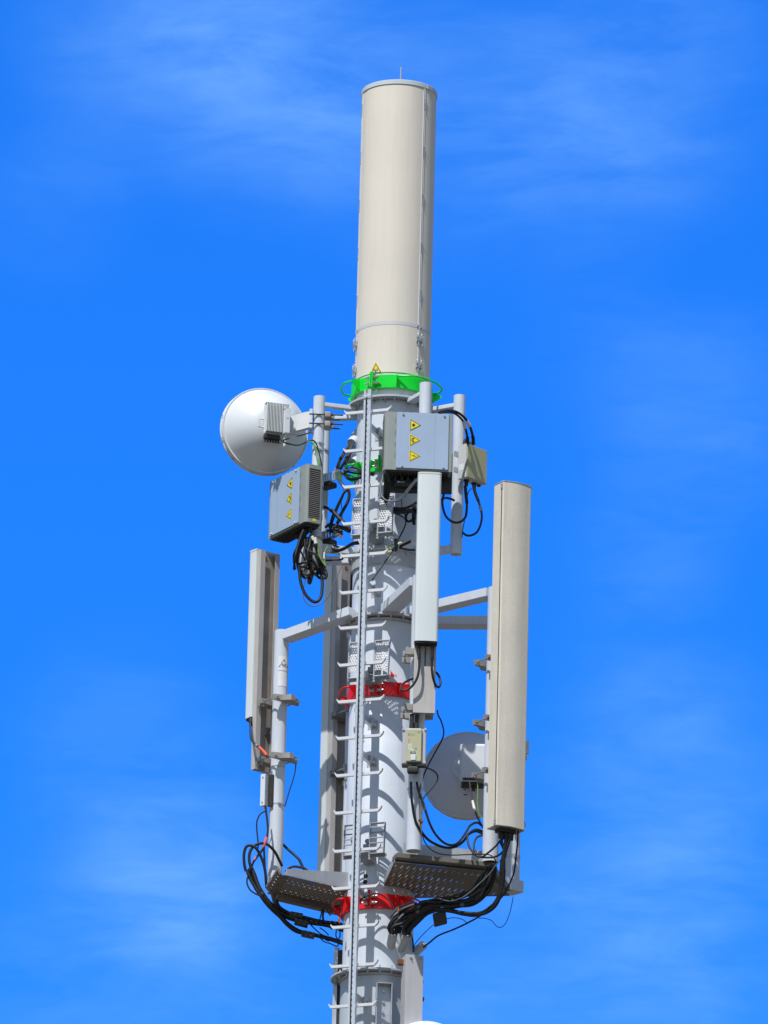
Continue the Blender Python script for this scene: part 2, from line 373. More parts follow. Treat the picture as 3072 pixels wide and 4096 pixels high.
# hand holes
for cr, x, y, w, h in ((M3, 543, 1530, 16, 24), (M4, 706, 1835, 30, 24), (M4, 700, 1910, 30, 28), (M4, 680, 30, 10, 60)):
    p = PX(cr, x, y, -.24); ph = math.degrees(math.asin(max(-1, min(1, p.x / .249)))); F = frame((0, 0, p.z), ph)
    m = MB(); k = PXM * cr(1, 0)[0]; s = cr(1, 0)[0] - cr(0, 0)[0]; ww = w * s / PXM; hh = h * s / PXM / .95
    m.cyl(F(0, .240, 0), F(0, .2525, 0), ww, n=20)
    new_obj('cable_grommet', m, BLACK, mast)
m = MB()                                           # dribble of red paint
for x, y, w, h in ((885, 1000, 17, 30), (905, 1012, 16, 20), (940, 1010, 5, 22), (872, 965, 5, 22)):
    p = PX(M3, x, y, -.22); ph = math.degrees(math.asin(p.x / .249)); k = 1 / 3.318 / PXM
    for j in range(1):
        F = frame((0, 0, p.z), ph); pts = [F(math.cos(t * .5236) * w * k * (1 + .15 * math.sin(3 * t)), .2492, math.sin(t * .5236) * h * k) for t in range(12)]
        m.slab(pts, F(0, .0012) - F(0))
tag(new_obj('paint_mark', m, RED, mast), 'dribble of red paint on the shaft above the red collar')
m = MB()
for ph, z0, z1 in ((-60, Z_FL1 - .05, Z_FL2 + .02), (-58, Z_FL2 - .05, Z_FL3 + .02)):
    F = frame((0, 0, 0), ph); m.box(F, -.003, .003, .2465, .2515, z0, z1)
new_obj('weld_seam', m, MAST, mast)

# ---------------------------------------------------------------- radome on top
ZT = ZF(318.6, .278); Z_B = ZF(1284, .2736)
rad = thing('radome', 'tall beige cylindrical antenna radome standing on top of the mast', 'radome antenna', (0, 0, Z_RAD))
m = MB(); m.lathe(W, [(0, ZT - .03), (.2722, ZT - .03), (.2722, Z_B + .001)], 128); new_obj('upper_shell', m, BEIGE, rad)
m = MB(); m.lathe(W, [(.2722, Z_B - .026), (.2728, Z_RAD), (.262, Z_RAD), (.262, Z_RAD - .06)], 128); new_obj('lower_shell', m, BEIGE, rad)
m = MB(); m.lathe(W, [(.2715, Z_B), (.2736, Z_B), (.2736, Z_B - .025), (.2715, Z_B - .025)], 128, close=True); new_obj('joint_band', m, BAND, rad)
m = MB(); m.lathe(W, [(.262, Z_RAD - .001), (.268, Z_RAD - .006), (.268, Z_RAD - .095), (.2, Z_RAD - .095)], 96); new_obj('base_ring', m, BAND, rad)
m = MB(); m.lathe(W, [(0, ZT + .012), (.25, ZT + .008), (.274, ZT + .004), (.278, ZT), (.278, ZT - .03), (.2735, ZT - .034), (.2735, ZT - .02)], 128); cap = new_obj('cap', m, CAPM, rad)
for a in (49, -62, 180): m = MB(); m.box(frame((0, 0, 0), a), -.010, .010, .277, .2805, ZT - .031, ZT + .002, .001); new_obj('cap_clip', m, CAPM, cap)
p = P(1604, 272, 0); m = MB(); m.cyl((p.x, 0, ZT), (p.x, 0, p.z + .004), .0055, n=12); m.cyl((p.x, 0, ZT), (p.x, 0, ZT + .03), .012, n=12); new_obj('lightning_rod', m, GALV, rad)
for a in (42.5, -77, 162):
    F = frame((0, 0, 0), a); m = MB()
    m.box(F, -.010, -.0045, .2715, .2775, Z_B - .03, ZT - .032, .001); m.box(F, -.0045, .004, .2715, .2735, Z_B - .03, ZT - .032); m.box(F, .004, .0085, .2715, .2765, Z_B - .03, ZT - .032, .001)
    m.box(F, -.007, .007, .2715, .276, Z_RAD + .002, Z_B - .032, .001)
    sm = new_obj('seam_strip', m, BAND, rad)
    zs = [ZT - .12 - k * .37 for k in range(6)]
    for i, z in enumerate(zs):
        if z < Z_B + .05: break
        m = MB(); m.box(F, .0, .009, .2766, .278, z - .08, z + .005)
        if i % 2 == 0: m.box(F, .000, .011, .2765, .2795, z - .07, z, .001)
        m.cyl(F(.006, .277, z), F(.006, .284, z), .004, n=8); m.cyl(F(.004, .277, z - .075), F(.004, .284, z - .075), .004, n=8)
        new_obj('seam_clip', m, GALV, sm)
    m = MB()
    for dx in (-.016, .018): m.box(F, dx - .006, dx + .006, .273, .279, Z_B - .02, Z_B - .004, .001)
    new_obj('seam_clip', m, GALV, sm)
    for z in (Z_B - .11, Z_B - .31):
        m = MB()
        for dx in (-.019, .019):
            m.box(F, dx - .009, dx + .009, .274, .284, z - .026, z + .018, .001)
            m.cyl(F(dx + .004, .288, z - .052), F(dx + .004, .288, z + .02), .0035, n=8)
            m.tube([F(dx - .006, .289, z + .016), F(dx - .008, .291, z + .030), F(dx, .292, z + .038), F(dx + .008, .291, z + .030), F(dx + .006, .289, z + .016)], .0022, 6, 4)
            m.box(F, dx - .012, dx + .012, .284, .292, z - .020, z - .008, .001); m.box(F, dx - .012, dx + .010, .284, .292, z + .002, z + .010, .001)
        m.box(F, -.016, .016, .288, .293, z - .012, z - .004)
        new_obj('latch', m, GALV, rad)

# ---------------------------------------------------------------- warning signs
def tri(s, k=1.0):                                  # equilateral triangle, apex up, side s
    h = s * .866
    return [(-s / 2 * k, -h / 3 * k), (s / 2 * k, -h / 3 * k), (0, h * 2 / 3 * k)]
def arc_poly(cx, cy, r, w, a0, a1, n=8):
    o = [(cx + math.cos(R_(a0 + (a1 - a0) * i / n)) * (r + w / 2), cy + math.sin(R_(a0 + (a1 - a0) * i / n)) * (r + w / 2)) for i in range(n + 1)]
    return o + [(cx + math.cos(R_(a1 - (a1 - a0) * i / n)) * (r - w / 2), cy + math.sin(R_(a1 - (a1 - a0) * i / n)) * (r - w / 2)) for i in range(n + 1)]
def symbol(kind, s):
    P_ = []
    if kind == 'laser':
        P_.append([(math.cos(2 * math.pi * i / 12) * .10 * s, math.sin(2 * math.pi * i / 12) * .10 * s - .02 * s) for i in range(12)])
        for i in range(12):
            a = 2 * math.pi * i / 12 + .2; c, q = math.cos(a), math.sin(a)
            P_.append([(c * .08 * s - q * .012 * s, q * .08 * s + c * .012 * s - .02 * s), (c * .17 * s, q * .17 * s - .02 * s), (c * .08 * s + q * .012 * s, q * .08 * s - c * .012 * s - .02 * s)])
        P_.append([(.0, -.03 * s), (.26 * s, -.03 * s), (.26 * s, -.012 * s), (.0, -.012 * s)])
    elif kind == 'radio':
        P_.append([(-.07 * s, -.20 * s), (.07 * s, -.20 * s), (.02 * s, -.08 * s), (-.02 * s, -.08 * s)])
        P_.append([(math.cos(2 * math.pi * i / 10) * .033 * s, math.sin(2 * math.pi * i / 10) * .033 * s - .03 * s) for i in range(10)])
        for r in (.075, .12, .165, .21):
            P_.append(arc_poly(0, -.03 * s, r * s, .018 * s, -40, 40)); P_.append(arc_poly(0, -.03 * s, r * s, .018 * s, 140, 220))
    else:
        P_.append([(.05 * s, .26 * s), (-.09 * s, .0), (.0, .02 * s), (-.05 * s, -.10 * s), (.10 * s, .06 * s), (.02 * s, .045 * s), (.085 * s, .26 * s)])
        P_.append([(-.085 * s, -.19 * s), (-.075 * s, -.08 * s), (-.02 * s, -.11 * s)])
    return P_
def sign(parent, G, s, kind, rot=0, border=True, edge=1.0, yellow=None):
    """G(u, v, h) maps the flat sign onto its surface"""
    c, q = math.cos(R_(rot)), math.sin(R_(rot)); T = lambda p: (p[0] * c - p[1] * q, p[0] * q + p[1] * c)
    def sheet(mb, poly, h, th, sub=1):
        pts = []
        for i in range(len(poly)):
            a, b = poly[i], poly[(i + 1) % len(poly)]
            for k in range(sub): pts.append((a[0] + (b[0] - a[0]) * k / sub, a[1] + (b[1] - a[1]) * k / sub))
        pts = [T(p) for p in pts]; n = len(pts)
        mb.add([G(u, v, h) for u, v in pts] + [G(u, v, h + th) for u, v in pts], [(i, (i + 1) % n, n + (i + 1) % n, n + i) for i in range(n)] + [tuple(range(n))[::-1], tuple(range(n, 2 * n))])
    m = MB(); sheet(m, tri(s, edge), .0006, .0008); st = new_obj('warning_sign', m, yellow or YEL, parent)
    m = MB(); o = tri(s, .97 if edge <= 1 else 1.0); i_ = tri(s, .84 if edge <= 1 else .87)
    for k in range(3): sheet(m, [o[k], o[(k + 1) % 3], i_[(k + 1) % 3], i_[k]], .0018, .0006)
    new_obj('sign_border', m, BLK, st)
    m = MB()
    for poly in symbol(kind, s): sheet(m, poly, .0018, .0006)
    new_obj('sign_symbol', m, BLK, st)
    return st
pc = PX(Z2, 556, 757, -.27); ph0 = pc.x / .2728
G = lambda u, v, h: Vector((math.sin(ph0 + u / .2728) * (.2738 + h), -math.cos(ph0 + u / .2728) * (.2738 + h), pc.z + v))
s_ = tag(sign(rad, G, .084, 'radio', 0, edge=1.14), 'yellow triangular radio wave warning sign above the green collar')

# ---------------------------------------------------------------- collars
def rod_arc(mb, z, p0, p1, r_in, r_out, rr=.0065, dz=0):
    pts = []
    for i in range(19):
        t = i / 18; ph = R_(p0 + (p1 - p0) * t); e = min(1, math.sin(math.pi * t) * 1.7); r = r_in + (r_out - r_in) * e
        pts.append((math.sin(ph) * r, -math.cos(ph) * r, z + dz))
    mb.tube(pts, rr, 8, 2)
def collar(label, Mt, ztop, zbot, r, r_out, plates, rods, lugs, bolts=True):
    c = thing('collar', label, 'collar', (0, 0, zbot))
    halves = sorted(plates); rin = .2695 if r > .28 else .2515
    for i, a in enumerate(halves):
        b = halves[(i + 1) % len(halves)]; b = b + 360 if b <= a else b
        m = MB(); m.lathe(lambda x, y, z: Vector((x, -y, z)), [(rin, zbot), (r, zbot), (r, ztop), (rin, ztop)], 64, a + 1.2, b - 1.2, close=True)
        for q in (a + 1.2, b - 1.2):
            F = frame((0, 0, 0), q); s = -1 if q == a + 1.2 else 1
            m.box(F, -.005, .005, r - .004, r + .055, zbot - .006, ztop + .012, .001)
        for q in lugs:
            if a < q < b or a < q + 360 < b:
                F = frame((0, 0, 0), q); m.slab([F(-.003, r - .003, ztop - .006), F(-.003, r + .03, ztop - .006), F(-.003, r + .075, ztop - .022), F(-.003, r + .075, ztop - .034), F(-.003, r - .003, zbot + .006)], F(.006) - F(0))
        new_obj('clamp_band', m, Mt, c)
    for q in plates:
        F = frame((0, 0, 0), q); m = MB()
        for fz in (.28, .74):
            z = zbot + (ztop - zbot) * fz; m.cyl(F(-.055, r + .032, z), F(.055, r + .032, z), .006, n=10)
            for s in (-1, 1):
                m.cyl(F(s * .012, r + .032, z), F(s * .024, r + .032, z), .014, n=6); m.cyl(F(s * .030, r + .032, z), F(s * .042, r + .032, z), .012, n=6)
        new_obj('clamp_bolt', m, BOLT, c)
    for p0, p1 in rods:
        m = MB(); rod_arc(m, ztop - .018, p0, p1, r + .012, r_out, .0075); new_obj('guard_rod', m, Mt, c)
    return c
zt = ZF(1498, .296); zb = ZF(1549, .296)
collar('bright green painted steel clamp collar right under the beige radome', GREEN, zt, zb, .296, .366, (-26, 154), ((6, 104), (-52, -122)), (6, 104, -52, -122))
zt = ZF(1833, .27); zb = ZF(1880, .27)
collar('smaller green clamp collar half hidden by cables behind the ladder', GREEN, zt, zb, .262, .33, (-14, 170), ((-50, -112), (20, 80)), (-50, -112, 20, 80))
zt = ZF(2725.5, .27); zb = ZF(2779, .27)
collar('upper red clamp collar above the wide part of the mast, beside the perforated foot plates', RED, zt, zb, .266, .325, (-12, 168), ((-48, -112), (22, 88)), (-48, -112, 22, 88))
zt = ZF(3574, .27); zb = ZF(3631, .27)
collar('lower red clamp collar under the two cable platforms', RED, zt, zb, .272, .33, (-13, 167), ((-48, -108), (24, 84)), (-48, -108, 24, 84))

# ---------------------------------------------------------------- ladder
LPHI, LR = -20, .50
lx, ly = math.sin(R_(LPHI)) * LR, -math.cos(R_(LPHI)) * LR
lz1 = Zat(lx, ly, 1560)
lad = thing('ladder', 'single rail metal climbing ladder with short hooked rungs up the front of the mast', 'ladder', (lx, ly, 2.5))
FL = frame((lx, ly, 0), LPHI)
cuts = [lz1, Zat(lx, ly, 2124), Zat(lx, ly, 2826), Zat(lx, ly, 2910), Zat(lx, ly, 4160), 12.0, 2.5]
for i in range(len(cuts) - 1):
    z1, z0 = cuts[i] - .001, cuts[i + 1] + .001; m = MB()
    m.box(FL, -.027, -.012, -.020, .014, z0, z1, .0015); m.box(FL, -.001, .027, -.020, .014, z0, z1, .0015)
    q = MB(); q.box(FL, -.012, -.001, -.020, -.004, z0, z1)
    if i == 2: m.box(FL, -.031, -.0275, -.018, .012, z0, z1); m.box(FL, .0275, .031, -.018, .012, z0, z1)
    if z1 - z0 < 3:                                 # teeth of the fall arrest track
        z = z0 + .03
        while z < z1 - .02: q.box(FL, -.0009, .003, .0142, .0152, z, z + .012); z += .042
    new_obj('rail_slot', q, DARKM, new_obj('rail', m, RAIL, lad))
m = MB(); zc = Zat(lx, ly, 1590); m.box(FL, -.032, .029, .0145, .021, zc - .012, zc + .012, .002); m.cyl(FL(-.002, .021, zc), FL(-.002, .027, zc), .007, n=12)
m.box(FL, -.012, .010, -.012, .004, lz1 - .05, lz1 - .012, .001); new_obj('end_stop', m, GALV, lad)
ry = [1641, 1793, 1937, 2084, 2213, 2360, 2502, 2650, 2797, 2943, 3092, 3242, 3395, 3545, 3700, 3857, 4018]
zr = [Zat(lx, ly, y) for y in ry]; stp = zr[-2] - zr[-1]
zr += [zr[-1] - stp * k for k in range(1, 4)]
def rung_mesh(F):
    m = MB(); prof = [(-.012, -.007), (.0, -.007), (.0, .007), (-.012, .007)]
    b0, b1, h = -.034, -.022, .010
    pts = [(-.188, .024), (-.184, .010), (-.170, -.010), (.146, -.010), (.166, .010), (.174, .030)]
    up = [(-.185, .025), (-.178, .015), (-.162, .010), (.138, .010), (.158, .017), (.171, .031)]
    vs = []
    for (a, c), (a2, c2) in zip(pts, up): vs += [F(a, -.044, c), F(a, -.0205, c), F(a2, -.0205, c2), F(a2, -.044, c2)]
    n = len(pts); fs = [(i * 4 + k, i * 4 + (k + 1) % 4, (i + 1) * 4 + (k + 1) % 4, (i + 1) * 4 + k) for i in range(n - 1) for k in range(4)] + [(0, 1, 2, 3), tuple((n - 1) * 4 + k for k in range(4))]
    m.add(vs, fs); return m
r0b = None
for z in zr:
    if r0b is None:
        r0b = new_obj('rung', rung_mesh(frame((lx, ly, z), LPHI)), RUNGM, lad); zb0 = z
    else:
        o = r0b.copy(); COL.objects.link(o); o.parent = lad; o.location = (0, 0, z - zb0)
# stand-off brackets from rail to mast
for y in (1700, 2095, 2330, 2690, 2860, 3010, 3560, 3980):
    z = Zat(lx, ly, y); m = MB(); m.box(FL, -.006, .022, -.265, -.021, z - .022, z + .022, .002); m.box(FL, .0225, .04, -.262, -.15, z - .018, z + .030, .001)
    m.box(FL, -.03, .045, -.27, -.25, z - .035, z + .035, .002); m.cyl(FL(.041, -.20, z), FL(.05, -.20, z), .008, n=6)
    new_obj('standoff_bracket', m, GALV, lad)

# ---------------------------------------------------------------- foot plates folded up beside the rail
def perf(mb, G, poly, pitch, hr, stagger=True, n=8, big=None):
    """sheet in (u, v) with real holes, clipped to the convex polygon"""
    def inside(p):
        s = None
        for i in range(len(poly)):
            a, b = poly[i], poly[(i + 1) % len(poly)]; c = (b[0] - a[0]) * (p[1] - a[1]) - (b[1] - a[1]) * (p[0] - a[0])
            if abs(c) < 1e-12: continue
            if s is None: s = c > 0
            elif (c > 0) != s: return False
        return True
    area = sum(poly[i][0] * poly[(i + 1) % len(poly)][1] - poly[(i + 1) % len(poly)][0] * poly[i][1] for i in range(len(poly)))
    pol = poly if area > 0 else poly[::-1]
    def clip(q):
        for i in range(len(pol)):
            a, b = pol[i], pol[(i + 1) % len(pol)]; o = []
            side = lambda p: (b[0] - a[0]) * (p[1] - a[1]) - (b[1] - a[1]) * (p[0] - a[0])
            for k in range(len(q)):
                p, r = q[k], q[(k + 1) % len(q)]; sp, sr = side(p), side(r)
                if sp >= 0: o.append(p)
                if (sp > 0 > sr) or (sp < 0 < sr): t = sp / (sp - sr); o.append((p[0] + (r[0] - p[0]) * t, p[1] + (r[1] - p[1]) * t))
            q = o
            if len(q) < 3: return []
        return q
    us = [p[0] for p in poly]; vs_ = [p[1] for p in poly]; j = 0; v = min(vs_)
    while v < max(vs_):
        off = pitch / 2 if stagger and j % 2 else 0; u = min(us) - pitch + off; i = 0
        while u < max(us):
            sq = [(u, v), (u + pitch, v), (u + pitch, v + pitch), (u, v + pitch)]
            if all(inside(p) for p in sq):
                r = hr if not big else (big(i, j) or 0)
                cx, cy = u + pitch / 2, v + pitch / 2
                if r > 0:
                    hole = [(cx + math.cos(2 * math.pi * (k + .5) / 8) * r, cy + math.sin(2 * math.pi * (k + .5) / 8) * r) for k in range(8)]
                    # corner order from angle 22.5 upwards: right, top, left, bottom pairs
                    ring = [(u + pitch, cy), (u + pitch, v + pitch), (cx, v + pitch), (u, v + pitch), (u, cy), (u, v), (cx, v), (u + pitch, v)]
                    b0 = [G(*p) for p in hole] + [G(*p) for p in ring]
                    # hole k sits between ring k and ring k+1
                    fs = []
                    for k in range(8): fs.append((k, (k + 1) % 8, 8 + (k + 1) % 8)); fs.append((k, 8 + (k + 1) % 8, 8 + k))
                    mb.add(b0, fs)
                else: mb.add([G(*p) for p in sq], [(0, 1, 2, 3)])
            else:
                q = clip(sq)
                if len(q) >= 3: mb.add([G(*p) for p in q], [tuple(range(len(q)))])
            u += pitch; i += 1
        v += pitch; j += 1
def foot_plates(label, ytop, ybot, slots=False, low=0):
    rr = .40; cx_, cy_ = math.sin(R_(LPHI - 0)) * rr, -math.cos(R_(LPHI - 0)) * rr
    z1 = Zat(cx_, cy_, ytop); z0 = Zat(cx_, cy_, ybot); h = z1 - z0
    t = thing('foot_rest', label, 'foot rest', (cx_, cy_, z0), 'folding foot rests beside the ladder rail')
    F = frame((cx_, cy_, z0), LPHI, 4)
    for a0, a1 in ((-.140, -.040), (.056, .168)):
        m = MB(); w = a1 - a0
        for x in (a0, a1 - .006): m.box(F, x, x + .006, -.028, .0, 0, h, .0015)
        m.box(F, a0 + .006, a1 - .006, -.028, .0, h - .006, h, .001); m.box(F, a0 + .006, a1 - .006, -.028, .0, 0, .006, .001)
        if slots:
            for k in range(1, 6): m.box(F, a0 + .006, a1 - .006, -.012, -.004, h * k / 6, h * k / 6 + .009, .001)
        fr = new_obj('tread_frame', m, SLOTM if slots else GALV, t)
        if not slots:
            m = MB(); perf(m, lambda u, v: F(u, -.012, v), [(a0 + .007, .05), (a1 - .007, .05), (a1 - .007, h - .015), (a0 + .007, h - .015)], .018, .0062, True)
            o = new_obj('perforated_tread', m, RUNGM, t); md = o.modifiers.new('s', 'SOLIDIFY'); md.thickness = .002
    m = MB(); m.box(F, -.150, .175, -.05, -.030, -.012, .012, .003); m.box(F, -.02, .06, -.14, -.032, -.03, .03, .003)
    m.cyl(F(.03, -.03, .11), F(.03, -.14, .11), .018, n=14); m.box(F, .0, .055, -.08, -.032, .05, .09, .002); new_obj('hinge_bar', m, SLOTM, t)
foot_plates('perforated foot rest pair on the ladder just below the grey cabinet, under loops of cable', 1985, 2135)
foot_plates('perforated foot rest pair on the ladder just above the upper red collar', 2560, 2708)
foot_plates('slotted foot rest pair with open bars just above the lower red collar', 3290, 3418, True)
# ---------------------------------------------------------------- poles and their arms
def beam(mb, A, B, w, h, bev=.004):
    A = Vector(A); B = Vector(B); d = (B - A); L = d.length; d.normalize(); n = Vector((0, 0, 1)).cross(d).normalized()
    k = d.cross(n); return mb.box(axes(A, d, n, k), 0, L, -w / 2, w / 2, -h / 2, h / 2, bev)
POLES = {}
def pole(key, label, sx, sref, y, r, ztop, zbot, arms, group, straps=()):
    x = Xat(sx, sref, y); t = thing('antenna_pole', label, 'pole', (x, y, zbot), group)
    m = MB(); m.pipe((x, y, zbot), (x, y, ztop), r, .006); m.cyl((x, y, ztop - .004), (x, y, ztop - .0005), r - .0055, n=24)
    m.cyl((x, y, zbot + .02), (x, y, zbot + .022), r - .0055, n=24); tb = new_obj('tube', m, POLE, t)
    for a in arms:
        (ax, ay, az), bz, w, h = a[:4]; d = Vector((ax - x, ay - y, 0)).normalized(); m = MB()
        beam(m, Vector((x, y, bz)) + d * (r - .012), (ax, ay, az), w, h); new_obj('arm', m, POLE, t)
    for z in straps:
        m = MB(); m.lathe(lambda a, b, c: Vector((x + a, y + b, z + c)), [(r - .001, 0), (r + .002, 0), (r + .002, .008), (r - .001, .008)], 32, close=True)
        F = frame((x, y, z), 20); m.box(F, -.014, .014, r + .002, r + .011, -.004, .012, .002); new_obj('strap', m, GALV, tb)
    POLES[key] = (x, y, r); return t
def pt(phi, r, z): return (math.sin(R_(phi)) * r, -math.cos(R_(phi)) * r, z)
GU = 'short upper antenna poles'; GL = 'long lower antenna poles'
zU = Zat(Xat(1835, 1700, -.2), -.2, 1584); zUb = Zat(Xat(1835, 1700, -.2), -.2, 2218)
zA = Z_FL1 - .032; zB = zUb + .045
x_ = Xat(1275, 1700, -.14)
pole('UL1', 'upper pole beside the round dish, the nearer of the pair left of the ladder', 1275, 1700, -.14, .042, Zat(x_, -.14, 1588), zUb, [((-.262, -.06, zA), zA, .05, .030), ((-.25, -.06, zB), zB, .06, .055)], GU, (Zat(x_, -.14, 1779), Zat(x_, -.14, 1806)))
x_ = Xat(1297, 1750, .17)
pole('UL2', 'upper pole half hidden behind the pole that carries the round dish', 1297, 1750, .17, .041, zA - .016, zUb, [((-.22, .12, zA), zA, .055, .030), ((-.22, .13, zB), zB, .06, .055)], GU, (Zat(x_, .17, 1806),))
pole('UR1', 'upper pole rising from behind the grey warning-sign cabinet right of the ladder', 1702, 1600, -.45, .045, Zat(Xat(1702, 1600, -.45), -.45, 1535), zUb, [((.14, -.26, zA), zA, .07, .030), ((.12, -.24, zB), zB, .06, .05)], GU)
pole('UR2', 'upper pole behind the beige box, its open lower end showing against the sky', 1836, 1700, -.2, .043, zU, zUb, [((.30, -.08, zA), zA, .06, .030), ((.255, -.08, zB), zB, .06, .05)], GU)
zL2 = Z_FL2 + .0335
zCb = Zat(Xat(1657, 3350, -.95), -.95, 3405); zLb = zCb
pole('CP', 'lower pole behind the slim white antenna, standing at the front corner of the right platform', 1657, 3350, -.95, .056, Zat(Xat(1657, 3350, -.95), -.95, 2306), zCb, [((.02, -.265, zL2), zL2, .13, .064)], GL, (Zat(.24, -.95, 3160),))
pole('RP1', 'lower pole directly behind the big beige antenna, seen along its left edge', 1962, 3400, -.72, .057, Zat(Xat(1962, 3400, -.72), -.72, 2353), zCb, [((.20, -.22, zL2), zL2, .11, .064)], GL)
pole('RP2', 'rightmost lower pole, showing under the big beige antenna down to the platform tip', 2051, 3400, -.03, .053, Zat(Xat(1962, 3400, -.72), -.72, 2353), zCb - .012, [((.29, .02, zL2), zL2, .14, .064)], GL, (Zat(.95, -.03, 3428), Zat(.95, -.03, 3436)))
pole('LP', 'leftmost lower pole, with the warning label and blank white sticker', 1102.5, 3400, .19, .053, Zat(Xat(1102, 3400, .19), .19, 2525), zCb, [((-.235, -.17, zL2), zL2 - .088, .12, .066), ((-.22, .33, zCb + .03), zCb + .03, .09, .06)], GL, (Zat(-.75, .19, 3072), Zat(-.75, .19, 3223)))
pole('BP', 'lower pole right behind the mast, showing as a narrow strip left of it', 1407, 3100, .55, .055, Zat(-.22, .55, 2545), zCb, [((-.08, .28, zL2), Zat(-.22, .55, 2545) - .05, .12, .064), ((-.08, .26, zCb + .03), zCb + .03, .09, .06)], GL)
m = MB(); x, y, r = POLES['RP2']; beam(m, (x + .045, y + .03, zCb + .025), (.50, -.42, zCb + .025), .12, .085); rp2 = [o for o in bpy.data.objects if o.get('label', '').startswith('rightmost lower')][0]; new_obj('arm', m, POLE, rp2)
# label stickers on the left pole
lp = [o for o in bpy.data.objects if o.get('label', '').startswith('leftmost lower pole')][0]
x, y, r = POLES['LP']
def stick(parent, name, cr, xc, yc, w, h, ph, m_, x=x, y=y, r=r):
    z = Zat(x, y - r, cr(xc, yc)[1]); s = 1 / (cr(1, 0)[0] - cr(0, 0)[0]); mb = MB(); n = 8; f = cr(1, 0)[0] - cr(0, 0)[0]
    ww, hh = w * f / PXM, h * f / PXM / .95; vs = []
    for rr in (r + .0008, r + .0016):
        for zz in (z - hh / 2, z + hh / 2):
            for i in range(n + 1):
                p = R_(ph) + (i / n - .5) * ww / r; vs.append((x + math.sin(p) * rr, y - math.cos(p) * rr, zz))
    k = n + 1; fs = []
    for i in range(n): fs += [(i, i + 1, k + i + 1, k + i), (2 * k + i, 2 * k + i + 1, 3 * k + i + 1, 3 * k + i), (i, i + 1, 2 * k + i + 1, 2 * k + i), (k + i, k + i + 1, 3 * k + i + 1, 3 * k + i)]
    fs += [(0, k, 3 * k, 2 * k), (n, k + n, 3 * k + n, 2 * k + n)]
    return new_obj(name, mb.add(vs, fs), m_, parent), z
st, zz = stick(lp, 'label_sticker', R1, 560, 1483, 118, 165, 20, PAPER)
st2, z2 = stick(lp, 'label_sticker', R1, 553, 1668, 118, 165, 20, PAPER); tag(st2, 'blank white sticker')
G = lambda u, v, h: Vector((x + math.sin(R_(23) + u / r) * (r + .0022 + h), y - math.cos(R_(23) + u / r) * (r + .0022 + h), zz + v))
PALEY = mat('faded_yellow', (.66, .62, .30), .5)
sign(lp, lambda u, v, h: G(u, v - .008, h), .072, 'radio', 0, edge=1.0, yellow=PALEY)

# ---------------------------------------------------------------- clamps and panel antennas
def clamp(parent, px, py, z, phi, d, r=.056, hw=.115, tail=.10):
    F = frame((px, py, z), phi); m = MB()
    m.prism(F, [(-hw, r + .004), (-hw, r + .030), (-.05, r + .045), (.05, r + .045), (hw, r + .030), (hw, r + .004)], -.018, .018)
    m.box(F, -.062, .062, r + .045, d, -.020, .020, .002)
    m.box(F, -.10, .10, d - .028, d - .001, -.025, .025, .003)
    m.prism(F, [(-hw, -r - .004), (-hw, -r - .024), (-.06, -r - .05), (-.02, -r - tail), (.02, -r - tail), (.06, -r - .05), (hw, -r - .024), (hw, -r - .004)], -.020, .020)
    b = new_obj('clamp', m, BRK, parent); m = MB()
    for s in (-1, 1):
        m.cyl(F(s * (hw - .02), -r - .055, 0), F(s * (hw - .02), r + .055, 0), .006, n=10)
        m.cyl(F(s * (hw - .02), r + .031, 0), F(s * (hw - .02), r + .042, 0), .012, n=6); m.cyl(F(s * (hw - .02), -r - .026, 0), F(s * (hw - .02), -r - .038, 0), .012, n=6)
        m.cyl(F(s * .085, d - .014, -.034), F(s * .085, d - .014, .034), .008, n=8)
    new_obj('clamp_bolt', m, BOLT, b)
def rprof(w, b0, b1, rf, rb=.004, n=6, bulge=0.0):
    o = [(-w / 2, b0), ]
    for k in range(n + 1):
        a = math.pi - k / n * math.pi / 2; o.append((-w / 2 + rf + math.cos(a) * rf, b1 - rf + math.sin(a) * rf))
    for k in range(1, 6):
        if bulge: t = k / 6; o.append((-w / 2 + rf + (w - 2 * rf) * t, b1 + bulge * math.sin(math.pi * t)))
    for k in range(n + 1):
        a = math.pi / 2 - k / n * math.pi / 2; o.append((w / 2 - rf + math.cos(a) * rf, b1 - rf + math.sin(a) * rf))
    o.append((w / 2, b0)); return o
